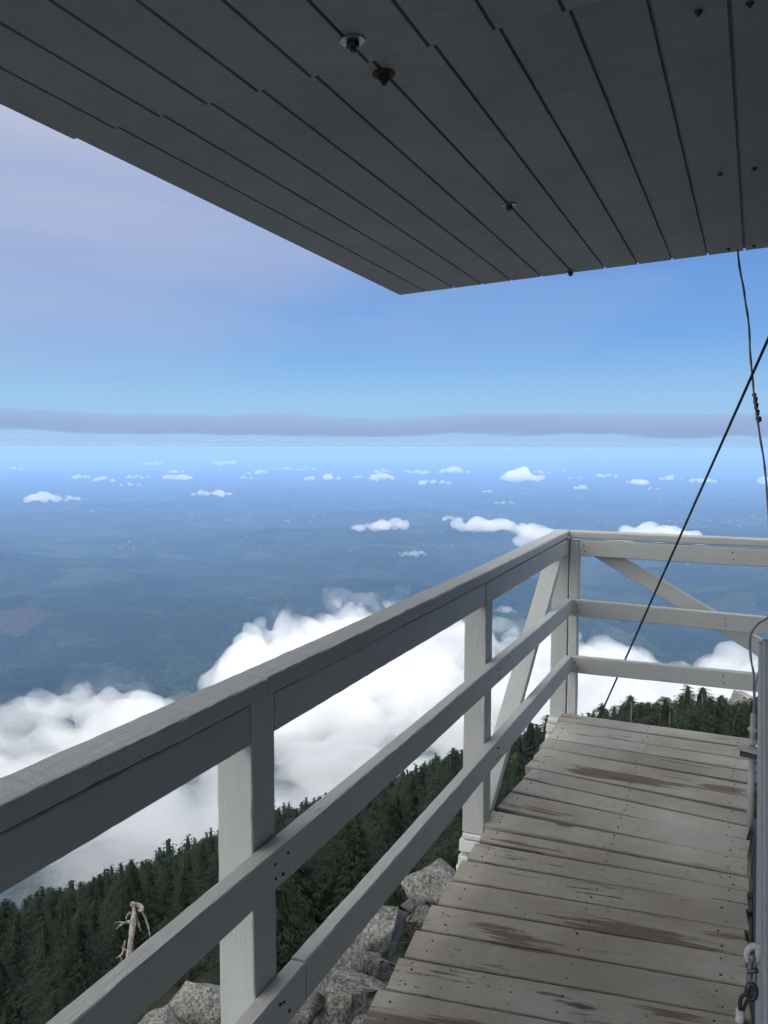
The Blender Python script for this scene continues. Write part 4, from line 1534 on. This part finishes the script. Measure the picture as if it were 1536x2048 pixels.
# (centre px x, base px y, width px, height px, label)
cum = [
    (80, 1005, 72, 22, 'rounded white cloud low at the left edge over the blue plain'),
    (145, 1003, 26, 14, 'small faint cloud just right of the rounded left one'),
    (425, 992, 78, 18, 'long bright cloud with a peaked middle, alone below its row'),
    (208, 964, 48, 14, 'flat white cloud in the left row'), (160, 958, 40, 10, None), (278, 958, 50, 11, None), (262, 972, 44, 8, None),
    (355, 960, 54, 17, None), (352, 946, 40, 10, None), (305, 930, 44, 9, None), (138, 919, 36, 8, None), (448, 931, 56, 13, 'bright flat cloud, the farthest left of centre'),
    (512, 948, 44, 12, None), (494, 958, 30, 8, None), (568, 940, 38, 9, None), (615, 942, 34, 9, None), (645, 961, 72, 17, 'wide lumpy cloud under the middle of the far row'),
    (715, 957, 24, 8, None), (762, 960, 46, 18, None), (760, 946, 52, 10, None), (833, 948, 60, 12, None), (908, 946, 60, 16, 'white cloud at the centre of the far row'),
    (858, 969, 88, 13, 'long flat cloud below the centre of the far row'), (1042, 963, 84, 30, 'tall bright cloud, highest heap of the far row'), (1080, 948, 44, 10, None), (1128, 943, 20, 6, None),
    (1213, 955, 48, 11, None), (1278, 970, 52, 16, 'bright dome shaped cloud right of the tall heap'), (1308, 979, 24, 7, None), (1340, 961, 38, 11, None), (1163, 980, 32, 12, None),
    (1405, 967, 70, 14, 'ragged cloud beside the slanting cable'), (1010, 1008, 38, 8, None), (1532, 970, 26, 22, None), (976, 985, 26, 8, None), (35, 940, 24, 9, None), (1155, 958, 46, 6, None),
    (764, 1062, 118, 30, 'broad white cloud left of centre above the railing'),
    (985, 1068, 190, 42, 'long bright bank of cloud behind the railing corner'),
    (1072, 1092, 90, 46, 'white cloud touching the railing corner post'),
    (1310, 1085, 160, 48, 'big white cloud rising behind the far railing'),
    (825, 1112, 60, 14, None), (905, 1042, 40, 14, None), (1010, 1226, 46, 16, None),
]
crn = random.Random(3)
for idx, (px, py, wpx, hpx, lab) in enumerate(cum):
    p = at_z(px, py, CLOUD_Z)
    d = np.linalg.norm(p - EYE)
    wd, ht = 1.12 * wpx / F * d, hpx / F * d
    ht *= 1.15
    side = unit(np.cross(unit(p - EYE), [0, 0, 1]))
    fwd = unit([p[0], p[1], 0])
    sph = []
    n = max(5, int(6 + wpx / 9))
    for q in range(n):
        t = crn.uniform(-0.5, 0.5)
        prof = (1 - (2 * t) ** 2) ** 0.5 if abs(t) < 0.5 else 0
        r_ = ht * crn.uniform(0.26, 0.46) * (0.35 + 0.65 * prof)
        hz = ht * prof * crn.uniform(0.0, 0.62) * (0.55 + 0.45 * mnoise.noise((t * 5 + idx * 3.7, 1, 0)))
        c = p + side * (t * wd * 0.92) + fwd * crn.uniform(-0.35, 0.35) * wd * 0.6 + np.array([0, 0, r_ * 0.45 + max(0, hz)])
        sph.append((c, r_ * 1.15, 0.62))
    vx = max(ht / 11, 5)
    o = puff_mesh('cloud', sph, vx, ht * 0.26, MAT_CUMULUS, idx)
    tag(o, lab or 'small distant white cloud in the scattered row over the blue plain', 'cloud', 'small white clouds over the valley')

# the fog bank against the mountainside: top follows this outline in the view
top_line = [(-300, 1420), (0, 1425), (90, 1385), (170, 1372), (240, 1366), (300, 1385), (350, 1402), (390, 1470), (420, 1420), (450, 1300), (500, 1255), (560, 1230), (600, 1205), (650, 1190), (700, 1195), (760, 1195), (830, 1215), (900, 1235), (960, 1240), (1030, 1255), (1100, 1262), (1200, 1268), (1270, 1290), (1330, 1330), (1400, 1320), (1480, 1300), (1560, 1290)]
tlx = np.array([a for a, b in top_line], float)
tly = np.array([b for a, b in top_line], float)


def fog_range(py):
    # range along the view ray at which the fog's upper surface lies
    return np.interp(py, [1190, 1300, 1450, 1600, 1750, 1900], [2300, 1750, 1150, 800, 560, 430])


frn = random.Random(8)
sph, wsp = [], []
for q in range(900):
    px = frn.uniform(-300, 1700)
    ty = float(np.interp(px, tlx, tly))
    py = ty + frn.random() ** 1.2 * (1900 - ty)
    rg = fog_range(py) * frn.uniform(0.96, 1.06)
    r_px = frn.uniform(34, 70) + 0.03 * (py - ty)
    edge = py - ty
    if edge < r_px * 0.9:
        r_px = max(16, min(r_px, edge * 0.9 + 14))
    c = at(px, py + r_px * 0.45, rg)
    r_ = r_px / F * rg
    # stay beyond the mountainside: keep the foggy mass off the near slope
    gz = float(ground(c[0], c[1]))
    if c[2] + r_ < gz + 4:
        continue
    sl_top = 1815 - 0.33 * px
    if np.linalg.norm(c - EYE) < 620 and px > 330:
        continue
    sph.append((c, r_, 0.85))
for q in range(40):
    px, py = frn.uniform(-260, 190), frn.uniform(1430, 1590)
    rg = fog_range(py) * frn.uniform(0.93, 1.0)
    r_ = frn.uniform(42, 70) / F * rg
    sph.append((at(px, py + 30, rg), r_, 0.8))
fog = puff_mesh('fog_bank', sph, 8.5, 70.0, MAT_FOG, 5)
tag(fog, 'large white bank of low cloud lying against the mountainside', 'cloud bank', kind='stuff')
wr = random.Random(21)
for q in range(120):
    px = wr.uniform(-250, 1650)
    ty = float(np.interp(px, tlx, tly))
    py = ty + wr.uniform(-22, 34)
    rg = fog_range(py) * wr.uniform(0.9, 1.02)
    r_ = wr.uniform(34, 78) / F * rg
    wsp.append((at(px, py + 16, rg), r_, wr.uniform(0.28, 0.5)))
# fog creeping over the trees at the left
mst = []
for (px, py, rg, rp) in ((0, 1700, 260, 70), (60, 1680, 300, 70), (130, 1650, 340, 60), (200, 1640, 380, 55), (-60, 1740, 230, 70), (20, 1760, 240, 45), (100, 1720, 290, 45), (170, 1690, 330, 40), (260, 1640, 430, 45), (-20, 1800, 200, 45), (60, 1745, 240, 45), (140, 1745, 290, 36), (0, 1820, 190, 30), (215, 1705, 350, 30)):
    mst.append((at(px, py + 58, rg), rp / F * rg, 0.8))
wis = puff_mesh('fog_wisps', wsp, 10.0, 60.0, MAT_WISP, 9, 1.3)
tag(wis, 'thin drifting edge of the low cloud over the treetops', 'cloud wisps', kind='stuff')

ms_ = puff_mesh('mist', mst, 5.0, 14.0, MAT_MIST, 12, 1.2)
tag(ms_, 'pale mist drifting over the treetops at the lower left', 'mist', kind='stuff')

# long grey stratus deck on the horizon
bd = random.Random(2)
sph = []
for px in range(-900, 2500, 45):
    for lay in range(2):
        d = 90000 + bd.uniform(-6000, 6000)
        ty = np.interp(px, [-900, 0, 300, 700, 1000, 1536, 2500], [826, 836, 846, 852, 846, 850, 850])
        sph.append((at(px + bd.uniform(-20, 20), ty + bd.uniform(-6, 9), d), bd.uniform(100, 130) / F * d, bd.uniform(0.13, 0.165)))
band = puff_mesh('stratus_cloud', sph, 330.0, 70.0, MAT_BAND, 4)
tag(band, 'long flat grey cloud layer stretched along the whole horizon', 'cloud')

streak = volume_mat('thin_streak_vapour', 0.00007, (1, 1, 1), 0.2)
sph = []
for (xa, xb, yy, rr_) in ((230, 900, 888, 2.2), (860, 1250, 886, 1.6), (0, 75, 872, 2.4), (420, 640, 880, 1.4), (-300, 200, 886, 1.6)):
    for px in np.arange(xa, xb, 9):
        d = 85000 + bd.uniform(-3000, 3000)
        sph.append((at(px, yy + bd.uniform(-1.5, 1.5), d), bd.uniform(8, 12) / F * d, rr_ / 10 * bd.uniform(0.5, 1.2)))
st = puff_mesh('cloud', sph, 60.0, 40.0, streak, 6)
tag(st, 'thin broken white streaks of cloud beneath the long grey layer', 'cloud')

# ------------------------------------------------------------------ far towns: pale roofs in clusters
tw = random.Random(13)
Vt, Ft = [], []
clusters = [(245, 1096, 40, 14), (300, 1093, 22, 8), (480, 1098, 50, 16), (130, 1018, 60, 14), (200, 1021, 50, 16), (620, 1043, 90, 18), (350, 1028, 60, 10), (560, 1050, 40, 10), (905, 1015, 120, 30), (870, 985, 160, 36), (1000, 1030, 120, 26), (1210, 1030, 110, 30), (1300, 1048, 120, 34), (1400, 1040, 140, 40), (1480, 1052, 90, 34), (680, 1085, 60, 14), (740, 1100, 50, 10), (870, 1068, 80, 16), (890, 1095, 60, 14), (1080, 985, 120, 24), (1290, 1140, 60, 8), (1380, 1130, 60, 8), (1480, 1010, 80, 26), (240, 1229, 18, 3), (640, 1010, 100, 20), (430, 1045, 120, 12), (1180, 1000, 120, 26), (1350, 1005, 130, 30), (780, 1010, 100, 20), (760, 960, 200, 30), (1100, 1050, 90, 20), (560, 925, 120, 20), (1000, 935, 120, 20)]
for (px, py, sp, n) in clusters:
    for q in range(int(n * 0.5)):
        qx = px + tw.gauss(0, sp * 0.45)
        qy = py + tw.gauss(0, 3.2)
        p = at_z(qx, qy, VALLEY_Z)
        gz = float(valley(p[0], p[1]))
        p = at_z(qx, qy, gz)
        gz = float(valley(p[0], p[1]))
        d = np.linalg.norm(p - EYE)
        s = tw.uniform(0.5, 1.5) / F * d * 0.75
        sx, sy, sz = s * tw.uniform(0.6, 1.8), s * tw.uniform(0.8, 1.8), s * 0.28
        a = tw.uniform(0, 3.14)
        o0 = len(Vt)
        for (ux, uy, uz) in ((-1, -1, -2), (1, -1, -2), (1, 1, -2), (-1, 1, -2), (-1, -1, 1), (1, -1, 1), (1, 1, 1), (-1, 1, 1)):
            Vt.append((p[0] + (ux * sx * math.cos(a) - uy * sy * math.sin(a)), p[1] + (ux * sx * math.sin(a) + uy * sy * math.cos(a)), gz + uz * sz + 8))
        Ft += [tuple(o0 + i for i in f) for f in ((3, 2, 1, 0), (4, 5, 6, 7), (0, 1, 5, 4), (1, 2, 6, 5), (2, 3, 7, 6), (3, 0, 4, 7))]
MR = Mat('pale_roofs')
MR.bsdf(MR.mixc(MR.noise(MR.n('NewGeometry').outputs['Position'], 0.004, 3), (0.26, 0.25, 0.24), (0.58, 0.59, 0.61)), 0.7, 0.2)
tb = mesh_obj('distant_town', Vt, Ft, MR.m)
tag(tb, 'scattered tiny pale roofs of far off towns on the blue plain', 'town', kind='stuff')

# ------------------------------------------------------------------ the air
X = 170000.0
zb_, zt_ = VALLEY_Z - 420, 6.0
hv = [(-X, -X, zb_), (X, -X, zb_), (X, X, zb_), (-X, X, zb_), (-X, -X, zt_), (X, -X, zt_), (X, X, zt_), (-X, X, zt_)]
hf = [(3, 2, 1, 0), (4, 5, 6, 7), (0, 1, 5, 4), (1, 2, 6, 5), (2, 3, 7, 6), (3, 0, 4, 7)]
hz = mesh_obj('haze', hv, hf, MAT_HAZE)
tag(hz, 'blue summer haze filling the air over the valley', kind='stuff')
